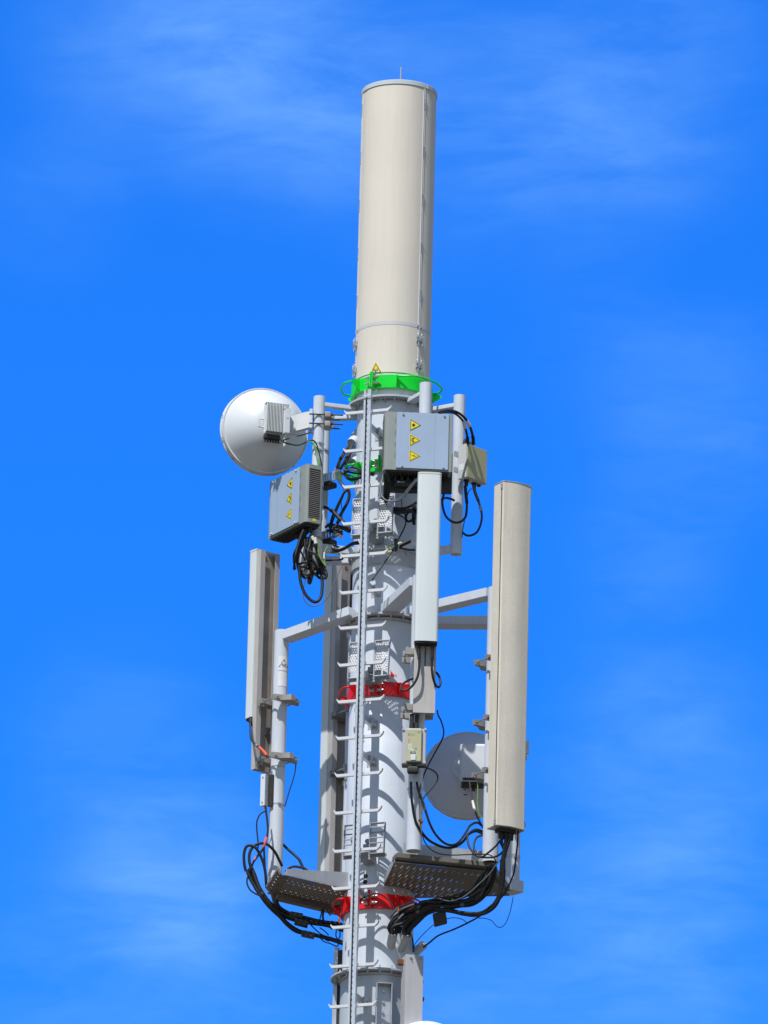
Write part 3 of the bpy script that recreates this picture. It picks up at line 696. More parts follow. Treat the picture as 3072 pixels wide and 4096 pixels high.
def slim_panel(label, bx, by, phi, zt, zr, zc, w=.166, tr=.075, tc=.05, mr=WHITE, mc=CHAS, clamps=(), pl=None, slot=False):
    t = thing('panel_antenna', label, 'panel antenna', (bx, by, zc), 'flat panel antennas on the lower poles'); F = frame((bx, by, 0), phi)
    m = MB(); m.prism(F, rprof(w, tc - .012, tc + tr, .022, bulge=.004), zr, zt - .014); rd = new_obj('radome_cover', m, mr, t)
    m = MB(); m.prism(F, rprof(w + .003, tc - .013, tc + tr + .0015, .023, bulge=.004), zt - .0135, zt); new_obj('end_cap', m, CREAM, rd)
    m = MB(); m.prism(F, rprof(w - .008, tc - .010, tc + tr - .004, .02), zr - .014, zr - .0005)
    for s in (-1, 1): m.cyl(F(s * .052, tc + .035, zr - .014), F(s * .052, tc + .035, zr - .052), .013, .010, 14)
    m.box(F, -.003, .003, tc + .01, tc + .016, zr - .075, zr - .014); new_obj('end_plate', m, BLACK, t)
    # U shaped chassis, open to the back
    wc = w - .012; q = .042
    prof = [(-wc / 2, 0), (-wc / 2, tc - .0125), (wc / 2, tc - .0125), (wc / 2, 0), (wc / 2 - q, -.001), (wc / 2 - q, .004), (wc / 2 - .006, .005), (wc / 2 - .008, tc - .020), (-wc / 2 + .008, tc - .020), (-wc / 2 + .006, .005), (-wc / 2 + q, .004), (-wc / 2 + q, -.001)]
    m = MB(); m.prism(F, prof, zc, zt - .016); ch = new_obj('chassis', m, mc, t)
    m = MB(); m.box(F, -wc / 2 + .01, wc / 2 - .01, tc - .0225, tc - .0205, zc + .01, zt - .03); m.cyl(F(.02, tc - .026, zt - .06), F(.02, tc - .0225, zt - .06), .010, n=12)
    new_obj('chassis_channel', m, CHASD, ch)
    m = MB(); m.cyl(F(.02, tc - .0265, zt - .06), F(.02, tc - .0262, zt - .06), .014, n=12); m.cyl(F(-.03, tc - .0265, zc + .28), F(-.03, tc - .0222, zc + .28), .010, n=12); new_obj('rust_stain', m, RUST, ch)
    if slot:
        m = MB(); m.box(F, -.004, .004, tc - .0124, tc - .0115, zr - .16, zr - .05); new_obj('slot', m, DARK, ch)
    for z in clamps: clamp(t, pl[0], pl[1], z, phi, pl[2], pl[3])
    return t
cx, cy, cr_ = POLES['CP']
bx = Xat(1718, 1879, -1.2); by = -1.10
slim_panel('slim white panel antenna hanging in front, between the ladder and the big beige antenna', bx, by, 2, Zat(bx, by - .125, 1888), Zat(bx, by - .125, 2563), Zat(bx, by - .03, 2852),
           clamps=[Zat(bx, -1, 2622), Zat(bx, -1, 2845)], pl=(cx, cy, .145, cr_), slot=True)
lx_, ly_, lr_ = POLES['LP']
phi = -140; n_ = Vector((math.sin(R_(phi)), -math.cos(R_(phi)), 0)); bx, by = lx_ + n_.x * .135 - .012, ly_ + n_.y * .135
slim_panel('slim white panel antenna on the leftmost pole, turned away to show its back', bx, by, phi, Zat(bx, by, 2200), Zat(bx, by, 2872), Zat(bx, by, 3085), w=.19, tr=.075, tc=.055,
           clamps=[Zat(lx_, ly_, 2808), Zat(lx_, ly_, 3040)], pl=(lx_, ly_, .134, lr_))
bx0, by0, br0 = POLES['BP']
phi = -146; n_ = Vector((math.sin(R_(phi)), -math.cos(R_(phi)), 0)); bx, by = bx0 + n_.x * .15 + .045, by0 + n_.y * .15
slim_panel('long panel antenna behind the mast, half hidden on the ladder side', bx, by, phi, Zat(bx, by, 2236), Zat(bx, by, 3600), Zat(bx, by, 3590), w=.27, tr=.09, tc=.07,
           clamps=[Zat(bx0, by0, 2856), Zat(bx0, by0, 3088)], pl=(bx0, by0, .149, br0))
# the big beige antenna on the right
phi = 30; n_ = Vector((math.sin(R_(phi)), -math.cos(R_(phi)), 0)); t_ = Vector((math.cos(R_(phi)), math.sin(R_(phi)), 0)); wd, tk = .235, .125
cx_ = Xat(2014, 1922, -1.03); c0 = Vector((cx_, -1.03, 0)) + t_ * wd / 2 - n_ * tk
zt_ = Zat(cx_, -1.03, 1924); zb_ = Zat(cx_, -1.03, 3297)
t = thing('panel_antenna', 'big beige fibreglass panel antenna, tallest and rightmost on the mast', 'panel antenna', (c0.x, c0.y, zb_), 'flat panel antennas on the lower poles'); F = frame((c0.x, c0.y, 0), phi)
m = MB(); m.prism(F, rprof(wd, 0, tk, .012, bulge=.018), zb_, zt_); body = new_obj('radome_cover', m, GRAIN, t)
m = MB(); m.prism(F, rprof(wd + .006, -.003, tk + .003, .014, bulge=.018), zt_ + .0005, zt_ + .006); new_obj('end_cap', m, GALV, t)
m = MB(); m.prism(F, rprof(wd + .004, -.002, tk + .002, .014, bulge=.018), zb_ - .006, zb_ - .0005); new_obj('end_plate', m, BRK, t)
for s in (-1, 1):
    m = MB(); m.box(F, s * (wd / 2 + .001) - .0025, s * (wd / 2 + .001) + .0025, tk - .020, tk - .014, zb_, zt_, .0005); new_obj('seam_bead', m, DARKM, body)
    for q0, q1 in ((zt_ - .055, zt_ + .003), (zb_ - .003, zb_ + .05)):
        m = MB(); m.box(F, s * (wd / 2) - .004, s * (wd / 2) + .0055, tk - .030, tk - .006, q0, q1, .001)
        for z in (q0 + .015, q0 + .037): m.cyl(F(s * (wd / 2 + .005), tk - .018, z), F(s * (wd / 2 + .009), tk - .018, z), .005, n=8)
        new_obj('seam_clip', m, GALV, body)
m = MB(); m.prism(F, rprof(.13, .02, .10, .01), zb_ - .030, zb_ - .0065)
for dx in (-.045, -.012, .022, .05): m.cyl(F(dx, .06, zb_ - .03), F(dx, .06, zb_ - .075), .014, .012, 14)
new_obj('connector_block', m, DARKM, t)
rx, ry_, rr_ = POLES['RP1']
for yy in (2650, 2890, 3100): clamp(t, rx, ry_, Zat(rx, ry_, yy), phi, (c0 - Vector((rx, ry_, 0))).dot(n_), rr_, .12)

# ---------------------------------------------------------------- grey cabinets with warning signs
def cabinet(label, O, A, B, tagged=False, Hh=.436, Wd=.49, T=.135, group='grey equipment cabinets with three warning signs'):
    A = Vector(A).normalized(); B = Vector(B).normalized(); F = axes(O, A, B, (0, 0, 1)); t = thing('equipment_cabinet', label, 'equipment cabinet', O, group)
    m = MB(); m.prism(F, [(0, -T + .01), (0, -.035), (.004, -.015), (.016, -.003), (.03, 0), (Wd, 0), (Wd, -T), (.01, -T)], 0, Hh); hs = new_obj('housing', m, CABB, t)
    m = MB(); m.box(F, .090, Wd - .026, .0005, .010, .012, Hh - .008, .003)
    for k in range(7): m.box(F, .10 + k * .052, .13 + k * .052, .002, .0085, Hh - .008, Hh - .002)
    cv = new_obj('front_cover', m, CABF, t)
    m = MB(); m.box(F, Wd - .125, Wd - .1238, .0105, .0108, .015, Hh - .011); new_obj('cover_joint', m, CABB, cv)
    for a in (.135, Wd - .06):
        for c in (.024, Hh - .02): m = MB(); m.cyl(F(a, .010, c), F(a, .016, c), .008, n=12); m.cyl(F(a, .016, c), F(a, .021, c), .004, n=8); new_obj('cover_screw', m, BOLT, cv)
    m = MB()                                       # little printed marks beside the cover
    for c in (.09, .17, .26, .35):
        for k in range(5): m.box(F, .080, .084, .0004, .0010, c + k * .008, c + k * .008 + .004)
    new_obj('printed_marks', m, BLK, hs)
    m = MB(); m.box(F, -.001, .004, -T + .022, -.022, .035, Hh - .03); vt = new_obj('vent_panel', m, DARK, t)
    m = MB(); c = .038
    while c < Hh - .036: m.box(F, -.0035, -.0012, -T + .022, -.022, c, c + .0045); c += .0145
    new_obj('vent_louvres', m, BRK, vt)
    if tagged:
        m = MB(); m.box(F, -.0012, -.0004, -.085, -.058, .012, .03); new_obj('yellow_label', m, YTAG, hs)
    m = MB(); m.box(F, .02, Wd - .02, -T + .008, -.012, -.012, -.0005, .002)
    for k in range(22): m.box(F, .03 + k * .0195, .036 + k * .0195, -T + .012, -.02, -.026, -.0125)
    new_obj('underside_fins', m, DARKM, t)
    for k in range(5): m = MB(); m.cyl(F(.05 + k * .045, -.07, -.026), F(.05 + k * .045, -.07, -.06), .012, n=12); new_obj('connector', m, BLACK, t)
    Gs = lambda cc: (lambda u, v, h: F(.212 + u, .0102 + h, cc + v))
    rot = -90
    for cc, kd, e in ((Hh - .098, 'laser', 1.0), (Hh - .212, 'radio', 1.16), (Hh - .330, 'bolt', 1.16)): sign(cv, Gs(cc), .088 if e == 1 else .080, kd, rot, edge=e)
    return t, F
o = P(1229, 1853, -.37); a = R_(59)
cabL, FLc = cabinet('grey equipment cabinet left of the ladder below the round dish, its vent grille facing right', (o.x, o.y, o.z - .436), (-math.cos(a), math.sin(a), 0), (-math.sin(a), -math.cos(a), 0), True, Wd=.52)
o = P(1538, 1645, -.70); a = R_(3.4)
cabR, FRc = cabinet('grey equipment cabinet right of the ladder under the green collar, seen face on', (o.x, o.y, o.z - .436), (math.cos(a), math.sin(a), 0), (math.sin(a), -math.cos(a), 0))
m = MB()
for q in (.09, .33): m.box(FLc, .10, .17, -.20, -.1352, q - .02, q + .03, .002)
new_obj('mounting_bracket', m, GALV, cabL)
m = MB()
for q in (.09, .33): m.box(FRc, .28, .34, -.20, -.1352, q - .02, q + .03, .002)
new_obj('mounting_bracket', m, GALV, cabR)
# dark finned unit hanging behind and below the right cabinet
t = thing('radio_unit', 'dark finned radio unit behind and below the right grey cabinet', 'radio unit', P(1680, 1985, -.52))
za = Zat(.3, -.5, 1978); xa = Xat(1560, 1930, -.52); xb = Xat(1808, 1930, -.52)
m = MB(); m.box(W, xa, xb, -.548, -.505, za, za + .30, .006); new_obj('housing', m, DARKM, t)
m = MB()
for k in range(12): m.box(W, xa + .01, xb - .10, -.505, -.48 + .0, za + .02 + k * .022, za + .026 + k * .022)
m.box(W, xa + .03, xb - .12, -.60, -.5485, za + .03, za + .075, .004); new_obj('cooling_fins', m, DARKM, t)
m = MB(); m.box(W, xa + .05, xa + .10, -.6015, -.6002, za + .05, za + .06); new_obj('type_plate', m, GALV, t)
o = P(1560, 1930, -.42); t = thing('radio_unit', 'black louvred unit behind the right grey cabinet, its hidden part added to shade the mast', 'radio unit', o); za = o.z; z2 = Zat(0, -.42, 1700)  # hidden upper housing added to cast shade on the shaft
m = MB(); m.box(W, -.030, .235, -.455, -.375, za, z2, .008); hh = new_obj('housing', m, DARKM, t); m = MB()
for k in range(9): m.box(W, -.02, .225, -.462, -.4552, za + .015 + k * .024, za + .027 + k * .024, .001)
new_obj('cooling_fins', m, DARKM, hh)
p1 = P(1420, 2302, .05); p2 = P(1417, 2470, .05); t = thing('cable_sleeve', 'black upright sleeve at the left edge of the mast just above the middle flange', 'cable sleeve', p2)
m = MB(); m.tube([(p1.x, .05, p2.z), (p1.x, .05, p1.z), (p1.x, .05, p1.z + .02)], .034, 20, 0); new_obj('sleeve_body', m, BLACK, t)
m = MB(); m.lathe(frame((p1.x, .05, p1.z + .0195)), [(.034, 0), (.030, .014), (.018, .024), (0, .028)], 24); new_obj('sleeve_cap', m, BLACK, t)
# beige box on the right upper pole
o = P(1869, 1772, -.36); a = R_(47.6); Hb = .258
t = thing('junction_box', 'small beige box beside the right grey cabinet with cables above and below', 'junction box', (o.x, o.y, o.z - Hb)); F = axes((o.x, o.y, o.z - Hb), (math.cos(a), math.sin(a), 0), (math.sin(a), -math.cos(a), 0), (0, 0, 1))
m = MB(); m.box(F, 0, .218, -.085, -.006, 0, Hb, .004); bx_ = new_obj('housing', m, BAND, t)  # brighter light on the side face put into the colour, paler than the lid
m = MB(); m.box(F, .003, .215, -.0055, .004, .003, Hb - .003, .004); lid = new_obj('lid', m, OLIVE, t)
m = MB()
for q in (.012, .206):
    for c in (.012, Hb - .012): m.cyl(F(q, .004, c), F(q, .006, c), .004, n=8)
new_obj('lid_screw', m, BOLT, lid)
m = MB(); m.box(F, -.0012, -.0002, -.075, -.03, .06, .11, .0); new_obj('type_plate', m, PAPER, bx_)
m = MB()
for q in (.05, .135): m.cyl(F(q, -.045, 0), F(q, -.045, -.045), .017, .013, 16); m.cyl(F(q, -.045, 0), F(q, -.045, -.010), .022, n=6)
for q in (.03, .10): m.cyl(F(q, -.05, Hb), F(q, -.05, Hb + .045), .016, .011, 16)
m.cyl(F(.185, -.045, 0), F(.185, -.045, -.014), .013, n=12); new_obj('cable_gland', m, BLACK, t)
m = MB(); m.box(F, -.03, .16, -.10, -.0855, .05, .09, .002); m.box(F, -.03, .16, -.10, -.0855, .17, .21, .002); new_obj('mounting_bracket', m, GALV, t)
# hanging box under the left cabinet
o = PX(NC, 470, 600, -.24); t = thing('junction_box', 'rounded grey box hanging under the left grey cabinet, wrapped in black cables', 'junction box', (o.x, o.y, o.z - .20))
F = axes((o.x, o.y, o.z - .20), (-math.cos(R_(52)), math.sin(R_(52)), 0), (-math.sin(R_(52)), -math.cos(R_(52)), 0), (0, 0, 1))
m = MB(); m.prism(F, rprof(.16, -.085, -.004, .03), .01, .25); new_obj('housing', m, CABB, t)
m = MB(); m.box(F, .082, .090, -.11, .010, .03, .15, .003); m.box(F, -.06, .06, -.003, .006, .04, .22, .004); new_obj('cover', m, BAND, t)
m = MB(); m.box(F, -.04, .04, -.075, -.012, -.035, .0095, .006); new_obj('cable_entry', m, CHASD, t)
# slotted arms carrying cable clamps on the rear upper pole
for yy, lab in ((1905, 'slotted steel bracket with a notched end plate beside the upper part of the left cabinet'), (2135, 'slotted steel bracket with a notched end plate by the lower edge of the left cabinet')):
    a_ = P(1296, yy + 8, .02); b_ = P(1352, yy - 6, -.06); t = thing('slotted_bracket', lab, 'bracket', a_, 'slotted cable brackets')
    m = MB(); d = (b_ - a_).normalized(); n = Vector((0, 0, 1)).cross(d).normalized(); F = axes(a_, d, n, d.cross(n)); L = (b_ - a_).length
    for c in (-.034, .020): m.box(F, -.03, L, -.004, .004, c, c + .014, .001)
    for k in range(5): m.box(F, .0 + k * L / 5, .012 + k * L / 5, -.0035, .0035, -.02, .02)
    new_obj('slotted_arm', m, GALV, t)
    for q, s in ((L, 1), (-.035, 1)):
        m = MB(); m.box(F, q + .0005, q + .006, -.045, .045, -.040, .028, .001)
        for k in range(3): m.box(F, q + .0005, q + .006, -.043 + k * .034, -.025 + k * .034, .0285, .040, .001)
        for k in range(4): m.cyl(F(q - .004, -.03 + (k % 2) * .06, -.03 + (k // 2) * .045), F(q + .012, -.03 + (k % 2) * .06, -.03 + (k // 2) * .045), .004, n=8)
        new_obj('end_plate', m, GALV, t)
    m = MB(); m.box(F, -.02, L * .7, -.045, .045, -.085, -.042, .012); new_obj('clamp_block', m, DARKM, t)

# ---------------------------------------------------------------- dishes
def dish(label, C, phi, R, deep, hubr=.075):
    t = thing('dish_antenna', label, 'dish antenna', C, 'round microwave dishes'); n = Vector((math.sin(R_(phi)), -math.cos(R_(phi)), 0)); tt = Vector((math.cos(R_(phi)), math.sin(R_(phi)), 0))
    Fb = axes(C, tt, (0, 0, 1), n)                  # c = towards the back of the dish
    prof = [(hubr * .0, deep)] + [(hubr * .6, deep)] + [(R * (.985) * math.sqrt(max(0, 1 - k / 14)) if k < 14 else hubr, deep * k / 14) for k in range(13, -1, -1)]
    prof = [(0, deep + .001), (hubr, deep)]
    for k in range(1, 25): r = hubr + (R - .014 - hubr) * k / 24; prof.append((r, deep * (1 - ((r - hubr) / (R - .014 - hubr)) ** 1.9)))
    m = MB(); m.lathe(Fb, prof + [(R - .012, -.004), (R - .013, -.008)] + [(r * .995, c - .006) for r, c in reversed(prof[1:])] + [(0, deep - .006)], 96); rf = new_obj('reflector', m, DISHM, t, angle=50)
    m = MB(); m.lathe(Fb, [(R - .014, .001), (R - .004, .004), (R, -.002), (R, -.010), (R - .004, -.012), (R - .004, -.040), (R + .003, -.042), (R + .003, -.052), (R - .004, -.056), (R - .016, -.056)], 128); rm = new_obj('rim', m, DISHM, t)
    m = MB(); m.lathe(Fb, [(0, -.062), (R * .5, -.061), (R - .02, -.057), (R - .018, -.054), (0, -.055)], 96); new_obj('weather_cover', m, CREAM, t)
    for k in range(12):
        m = MB(); a = R_(15 + 30 * k); m.cyl(Fb(math.cos(a) * (R + .001), math.sin(a) * (R + .001), -.030), Fb(math.cos(a) * (R + .009), math.sin(a) * (R + .009), -.030), .006, n=8)
        new_obj('rim_bolt', m, BOLT, rm)
    m = MB(); m.lathe(Fb, [(0, deep + .07), (hubr * .8, deep + .07), (hubr * .8, deep + .02), (hubr + .005, deep + .012), (hubr + .005, deep - .004), (0, deep - .004)], 48); new_obj('hub', m, RADIO, t)
    return t, Fb, rf
px_, py_, pr_ = POLES['UL1']
phi = -198 + 180                                    # back faces the camera, turned a little to the left of it
C = P(1061, 1723, .05)
d1, Fb, rf = dish('round white dish at upper left, turned away, with a finned radio unit on its back', C, 18, .325, .20)
# radio: offset along a (right), b (up), c (towards camera)
m = MB(); m.box(Fb, -.090, .085, -.115, .110, .235, .262, .010); m.box(Fb, -.070, .068, -.100, .098, .220, .236, .004); rad1 = new_obj('radio_body', m, RADIO, d1)
m = MB()
for k in range(11): m.box(Fb, -.083 + k * .0112, -.0790 + k * .0112, -.105, .112, .2625, .305, .0012, 1)
for k in range(6): m.box(Fb, .037 + k * .0085, .041 + k * .0085, .078, .112, .2625, .297, .0012, 1)
m.box(Fb, -.088, .088, .1125, .1165, .24, .297, .001); new_obj('cooling_fins', m, RADIO, rad1)
m = MB(); m.box(Fb, .040, .089, -.115, .074, .2625, .318, .006); m.box(Fb, .038, .046, .070, .090, .30, .322, .002); m.box(Fb, .082, .090, .070, .090, .30, .322, .002); bx_ = new_obj('connection_box', m, RADIO, rad1)
m = MB(); m.box(Fb, .046, .084, -.106, .028, .3185, .3200); new_obj('box_lid', m, DISHM, bx_)
m = MB()
for k in range(9): m.box(Fb, .054 + k * .0026, .0556 + k * .0026, .000, .004, .3201, .3205)
new_obj('printed_marks', m, BLK, bx_)
m = MB(); m.tube([Fb(-.092, -.065, .25), Fb(-.128, -.065, .25), Fb(-.128, -.005, .25), Fb(-.092, -.005, .25)], .006, 8, 0); m.box(Fb, -.132, -.118, -.066, -.004, .244, .258, .002); new_obj('carry_handle', m, RADIO, rad1)
m = MB(); m.box(Fb, -.085, .03, -.150, -.1155, .225, .275, .006)
for k in range(6): m.cyl(Fb(-.075 + k * .02, -.15, .245), Fb(-.075 + k * .02, -.172, .245), .007, n=10)
new_obj('connector_block', m, DARKM, rad1)
m = MB(); m.cyl(Fb(.062, -.1155, .285), Fb(.062, -.135, .285), .012, n=16); m.cyl(Fb(.062, -.135, .285), Fb(.060, -.205, .285), .010, n=16); new_obj('metal_connector', m, RADIO, rad1)
p = PX(Z3, 675, 795, -.0); m = MB()
u_ = (p - C); a_, b_ = u_.dot(Vector((math.cos(R_(18)), math.sin(R_(18)), 0))), u_.z
cq = .20 * (1 - ((math.hypot(a_, b_) - .075) / (.325 - .089)) ** 1.9); m.box(Fb, a_ - .022, a_ + .022, b_ - .012, b_ + .012, cq - .02, cq + .0075); ls = new_obj('label_sticker', m, PAPER, rf)
m = MB(); m.box(Fb, a_ - .015, a_ + .018, b_ - .006, b_ - .003, cq + .0076, cq + .0082); new_obj('printed_marks', m, BLK, ls)
# mount from hub to pole
m = MB(); za_ = Zat(px_, py_, 1655); 
A_ = Fb(.10, .0, .19); B_ = Vector((px_ - pr_ - .012, py_, C.z + .03)); k = (B_ - A_).normalized()
m.slab([Fb(.085, -.075, .20), Fb(.085, .045, .20), Vector((px_ - .10, py_ - .03, C.z + .075)), Vector((px_ - .055, py_ - .03, C.z + .085)), Vector((px_ - .055, py_ - .03, C.z - .035)), Vector((px_ - .10, py_ - .03, C.z - .05))], (0.0, .05, 0))
m.box(W, px_ - .068, px_ - .046, py_ - .05, py_ + .05, C.z - .05, C.z + .095, .003); new_obj('mount_arm', m, RADIO, d1)
m = MB()
for c in (.055, -.015):
    m.box(W, px_ + .042, px_ + .085, py_ - .055, py_ + .055, C.z + c - .02, C.z + c + .02, .006); m.prism(axes((px_, py_, C.z + c), (1, 0, 0), (0, 0, 1), (0, 1, 0)), [(.085, -.020), (.085, .020), (.115, .014), (.105, -.016)], -.02, .02)
new_obj('clamp', m, BRK, d1)
m = MB()
for c in (.055, -.015):
    for yy in (-.048, .048): m.cyl((px_ - .07, py_ + yy, C.z + c), (px_ + .155 + .02 * (yy < 0), py_ + yy, C.z + c - .004), .0055, n=8); m.cyl((px_ + .09, py_ + yy, C.z + c), (px_ + .10, py_ + yy, C.z + c), .011, n=6)
new_obj('clamp_bolt', m, DARKM, d1)
# lower right dish, half hidden by the big antenna
C2 = P(1868, 3099, .60); d2, F2, rf2 = dish('round grey white dish at lower right, half hidden behind the big beige antenna', C2, -4, .325, .17)
Ab = P(1886, 3052, .30); Fq = frame((Ab.x, Ab.y, Ab.z), 0)
m = MB(); m.box(Fq, -.085, .125, -.10, .02, -.145, .145, .022, 3); rb = new_obj('radio_body', m, DISHM, d2)
m = MB(); m.box(Fq, -.06, .10, .021, .027, -.135, -.118, .002); m.box(Fq, -.07, .11, -.09, .01, -.165, -.1455, .004); m.cyl(Fq(.02, -.03, -.165), Fq(.02, -.03, -.20), .013, n=12); new_obj('connector_block', m, DARKM, rb)
m = MB(); m.lathe(axes(C2, (math.cos(R_(-4)), math.sin(R_(-4)), 0), (0, 0, 1), (math.sin(R_(-4)), -math.cos(R_(-4)), 0)), [(.10, .155), (.10, .21), (.09, .22), (.0, .22)], 48); new_obj('hub_cover', m, DISHM, d2)
m = MB(); rx2, ry2, rr2 = POLES['RP2']; beam(m, (C2.x + .05, C2.y - .16, C2.z), (rx2 - .03, ry2 + rr2 + .03, C2.z), .05, .10); m.box(W, rx2 - .09, rx2 + .09, ry2 + rr2 + .002, ry2 + rr2 + .03, C2.z - .05, C2.z + .05, .003)
m.box(W, rx2 - .09, rx2 + .10, ry2 - rr2 - .03, ry2 - rr2 - .002, C2.z - .05, C2.z + .05, .003)
for s in (-1, 1): m.cyl((rx2 + s * .075, ry2 - .10, C2.z), (rx2 + s * .075, ry2 + .10, C2.z), .006, n=8)
new_obj('mount_arm', m, RADIO, d2)
m = MB()
for k, (x, y) in enumerate(((940, 1640), (930, 1668), (940, 1690), (930, 1712), (935, 1758))):
    p = PX(R5, x, y, .53); v = p - C2; q = .17 * (1 - ((math.hypot(v.x, v.z) - .075) / (.325 - .089)) ** 1.9)
    w_ = (.006, .011, .007, .009, .014)[k]; m.box(F2, v.x - w_, v.x + w_, v.z - .002, v.z + .003, q - .012, q + .004)
new_obj('printed_marks', m, BLK, rf2)

# ---------------------------------------------------------------- small boxes on the lower poles
cx, cy, cr_ = POLES['CP']
o = NG(700, 940); F0 = P(o[0] + 0, o[1], cy - cr_ - .11); F = frame((F0.x, F0.y, F0.z), -4); h = .128
t = thing('amplifier_box', 'small grey box with an olive label on the pole under the slim white antenna', 'amplifier box', F(0, -.05, -h), 'small amplifier boxes')
m = MB(); m.box(F, -.084, .084, -.055, -.012, -h, h, .010); m.box(F, -.056, .056, -.0119, .012, -h + .004, h - .002, .012, 3)
for s in (-1, 1):
    for c in (-h + .006, h - .006): m.cyl(F(s * .077, -.05, c), F(s * .077, -.004, c), .009, n=12)
hs = new_obj('housing', m, DUCTM, t)
m = MB(); m.box(F, -.049, .051, .0121, .0135, -h + .012, h - .016, .0); lb = new_obj('label_plate', m, LABEL, t)
m = MB()
for a, c in ((-.034, h - .052), (.036, h - .034)): m.pipe(F(a, .0136, c), F(a, .0142, c), .0085, .0025, 16)
for j, (a, c, n) in enumerate(((.006, h - .033, 7), (-.018, h - .050, 8), (-.018, h - .056, 10))):
    for k in range(n): m.box(F, a + k * .0024, a + .0014 + k * .0024, .0136, .0139, c - .0018, c + .0012)
m.slab([F(.018, .0136, -.020), F(.026, .0136, -.0275), F(.018, .0136, -.035), F(.002, .0136, -.0275)], F(0, .0004) - F(0)); new_obj('printed_marks', m, GREYC, lb)
m = MB(); m.box(F, .010, .026, .0141, .0146, -.0295, -.0255)
for k in range(6): m.box(F, .002 + k * .004, .0045 + k * .004, .0136, .0140, .006, .016)
new_obj('faint_print', m, CHAS, lb)
m = MB(); m.box(F, -.037, -.033, .0136, .0141, .012, .046); new_obj('red_mark', m, RED, lb)
m = MB(); m.box(F, -.036, -.018, .0136, .0143, -.034, .008); bw = new_obj('paper_tag', m, PAPER, lb)
m = MB(); m.box(F, -.029, -.025, .0144, .0147, -.028, .003); new_obj('printed_marks', m, BLK, bw)
m = MB(); m.tube([F(-.022, .014, -.055), F(-.014, .026, -.045), F(.004, .026, -.045), F(.010, .014, -.056)], .005, 8, 3); m.box(F, -.020, .016, .0136, .024, -h + .014, -.07, .003); new_obj('latch', m, DISHM, t)
m = MB(); m.box(F, -.084, .084, -.055, .0, -h - .022, -h - .0005, .004); m.box(F, -.045, .035, -.055, .006, -h - .07, -h - .0225, .012)
for s in (-.02, .012): m.cyl(F(s, -.025, h), F(s, -.025, h + .11), .012, n=14); m.cyl(F(s, -.025, h), F(s, -.025, h + .045), .016, n=14)
new_obj('connector_block', m, DARKM, t)
m = MB(); m.box(F, -.05, .05, -.11, -.0555, .05, .075, .002); m.box(F, -.05, .05, -.11, -.0555, -.075, -.05, .002); new_obj('mounting_bracket', m, GALV, t)
p = R2(262, 935); F0 = P(p[0], p[1], .10); F = frame((F0.x, F0.y, F0.z), -28); h = .118
t = thing('amplifier_box', 'small white box strapped to the leftmost pole below the antenna clamps', 'amplifier box', F(0, -.05, -h), 'small amplifier boxes')
m = MB(); m.box(F, -.019, .019, -.012, .002, -h, h, .003); m.box(F, -.013, .017, -.055, -.0121, -h + .004, h - .004, .004); new_obj('housing', m, DISHM, t)
m = MB(); m.cyl(F(0, .002, h - .025), F(0, .006, h - .025), .006, n=10); m.cyl(F(0, .002, -h + .025), F(0, .006, -h + .025), .006, n=10)
m.cyl(F(0, -.04, -h), F(0, -.04, -h - .03), .010, n=12); new_obj('cable_gland', m, BOLT, t)
m = MB(); m.box(F, -.012, .05, -.075, -.0555, -h + .01, h + .01, .003); new_obj('mounting_bracket', m, DARKM, t)

# ---------------------------------------------------------------- perforated platforms
ZP = Zat(0, 0, 3580)
def platform(label, poly, lips, big, cells, beams, group='perforated cable platforms'):
    c = sum((Vector((*p, 0)) for p in poly), Vector()) / len(poly)
    t = thing('platform', label, 'platform', (c.x, c.y, ZP), group)
    U, V = cells; nU = Vector((-U.y, U.x, 0)) if V is None else V
    G = lambda u, v: Vector((0, 0, ZP)) + U * u + nU * v
    inv = lambda p: (p[0] * U.x + p[1] * U.y, p[0] * nU.x + p[1] * nU.y)
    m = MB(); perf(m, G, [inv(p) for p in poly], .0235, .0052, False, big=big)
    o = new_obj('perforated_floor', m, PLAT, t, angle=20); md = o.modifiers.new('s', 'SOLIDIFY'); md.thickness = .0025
    for k, (i, j, dz0, dz1, th) in enumerate(lips):
        a = Vector((*poly[i], ZP)) if isinstance(i, int) else Vector((*i, ZP)); b = Vector((*poly[j], ZP)) if isinstance(j, int) else Vector((*j, ZP))
        d = (b - a).normalized(); n = Vector((0, 0, 1)).cross(d)
        m = MB(); m.slab([a + Vector((0, 0, .003 + dz0)), b + Vector((0, 0, .003 + dz0)), b + Vector((0, 0, .003 + dz1)), a + Vector((0, 0, .003 + (dz1 if th > 0 else dz1 * .35)))], n * .004); new_obj('toe_plate', m, TOE, t)
    for a, b, w, h, dz in beams:
        m = MB(); beam(m, (*a, ZP + dz), (*b, ZP + dz), w, h); new_obj('support_beam', m, PLAT, t)
    return t
bigR = lambda i, j: .0080 if (j % 9) in (3, 4, 5) and i % 2 == 0 else (.0050 if (j % 9) not in (3, 4, 5) and i % 2 else .0026)
A_, B_, C_, D_, E_ = (.03, -.255), (.10, -.84), (.76, -.66), (.93, -.07), (.27, .05)
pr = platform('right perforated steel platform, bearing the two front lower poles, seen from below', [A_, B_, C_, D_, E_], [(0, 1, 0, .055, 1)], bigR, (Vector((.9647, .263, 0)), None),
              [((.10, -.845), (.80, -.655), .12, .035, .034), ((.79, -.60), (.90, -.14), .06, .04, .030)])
m = MB(); a = Vector((.16, -.80, ZP + .055)); b = Vector((.74, -.64, ZP + .055)); m.slab([a, b, b + Vector((0, 0, .10)), a + Vector((0, 0, .10))], (-.001, .004, 0)); new_obj('toe_plate', m, TOE, pr)
NL, NR, FR, FL_ = (-.66, -.44), (-.22, -.115), (-.24, .40), (-.74, .02)
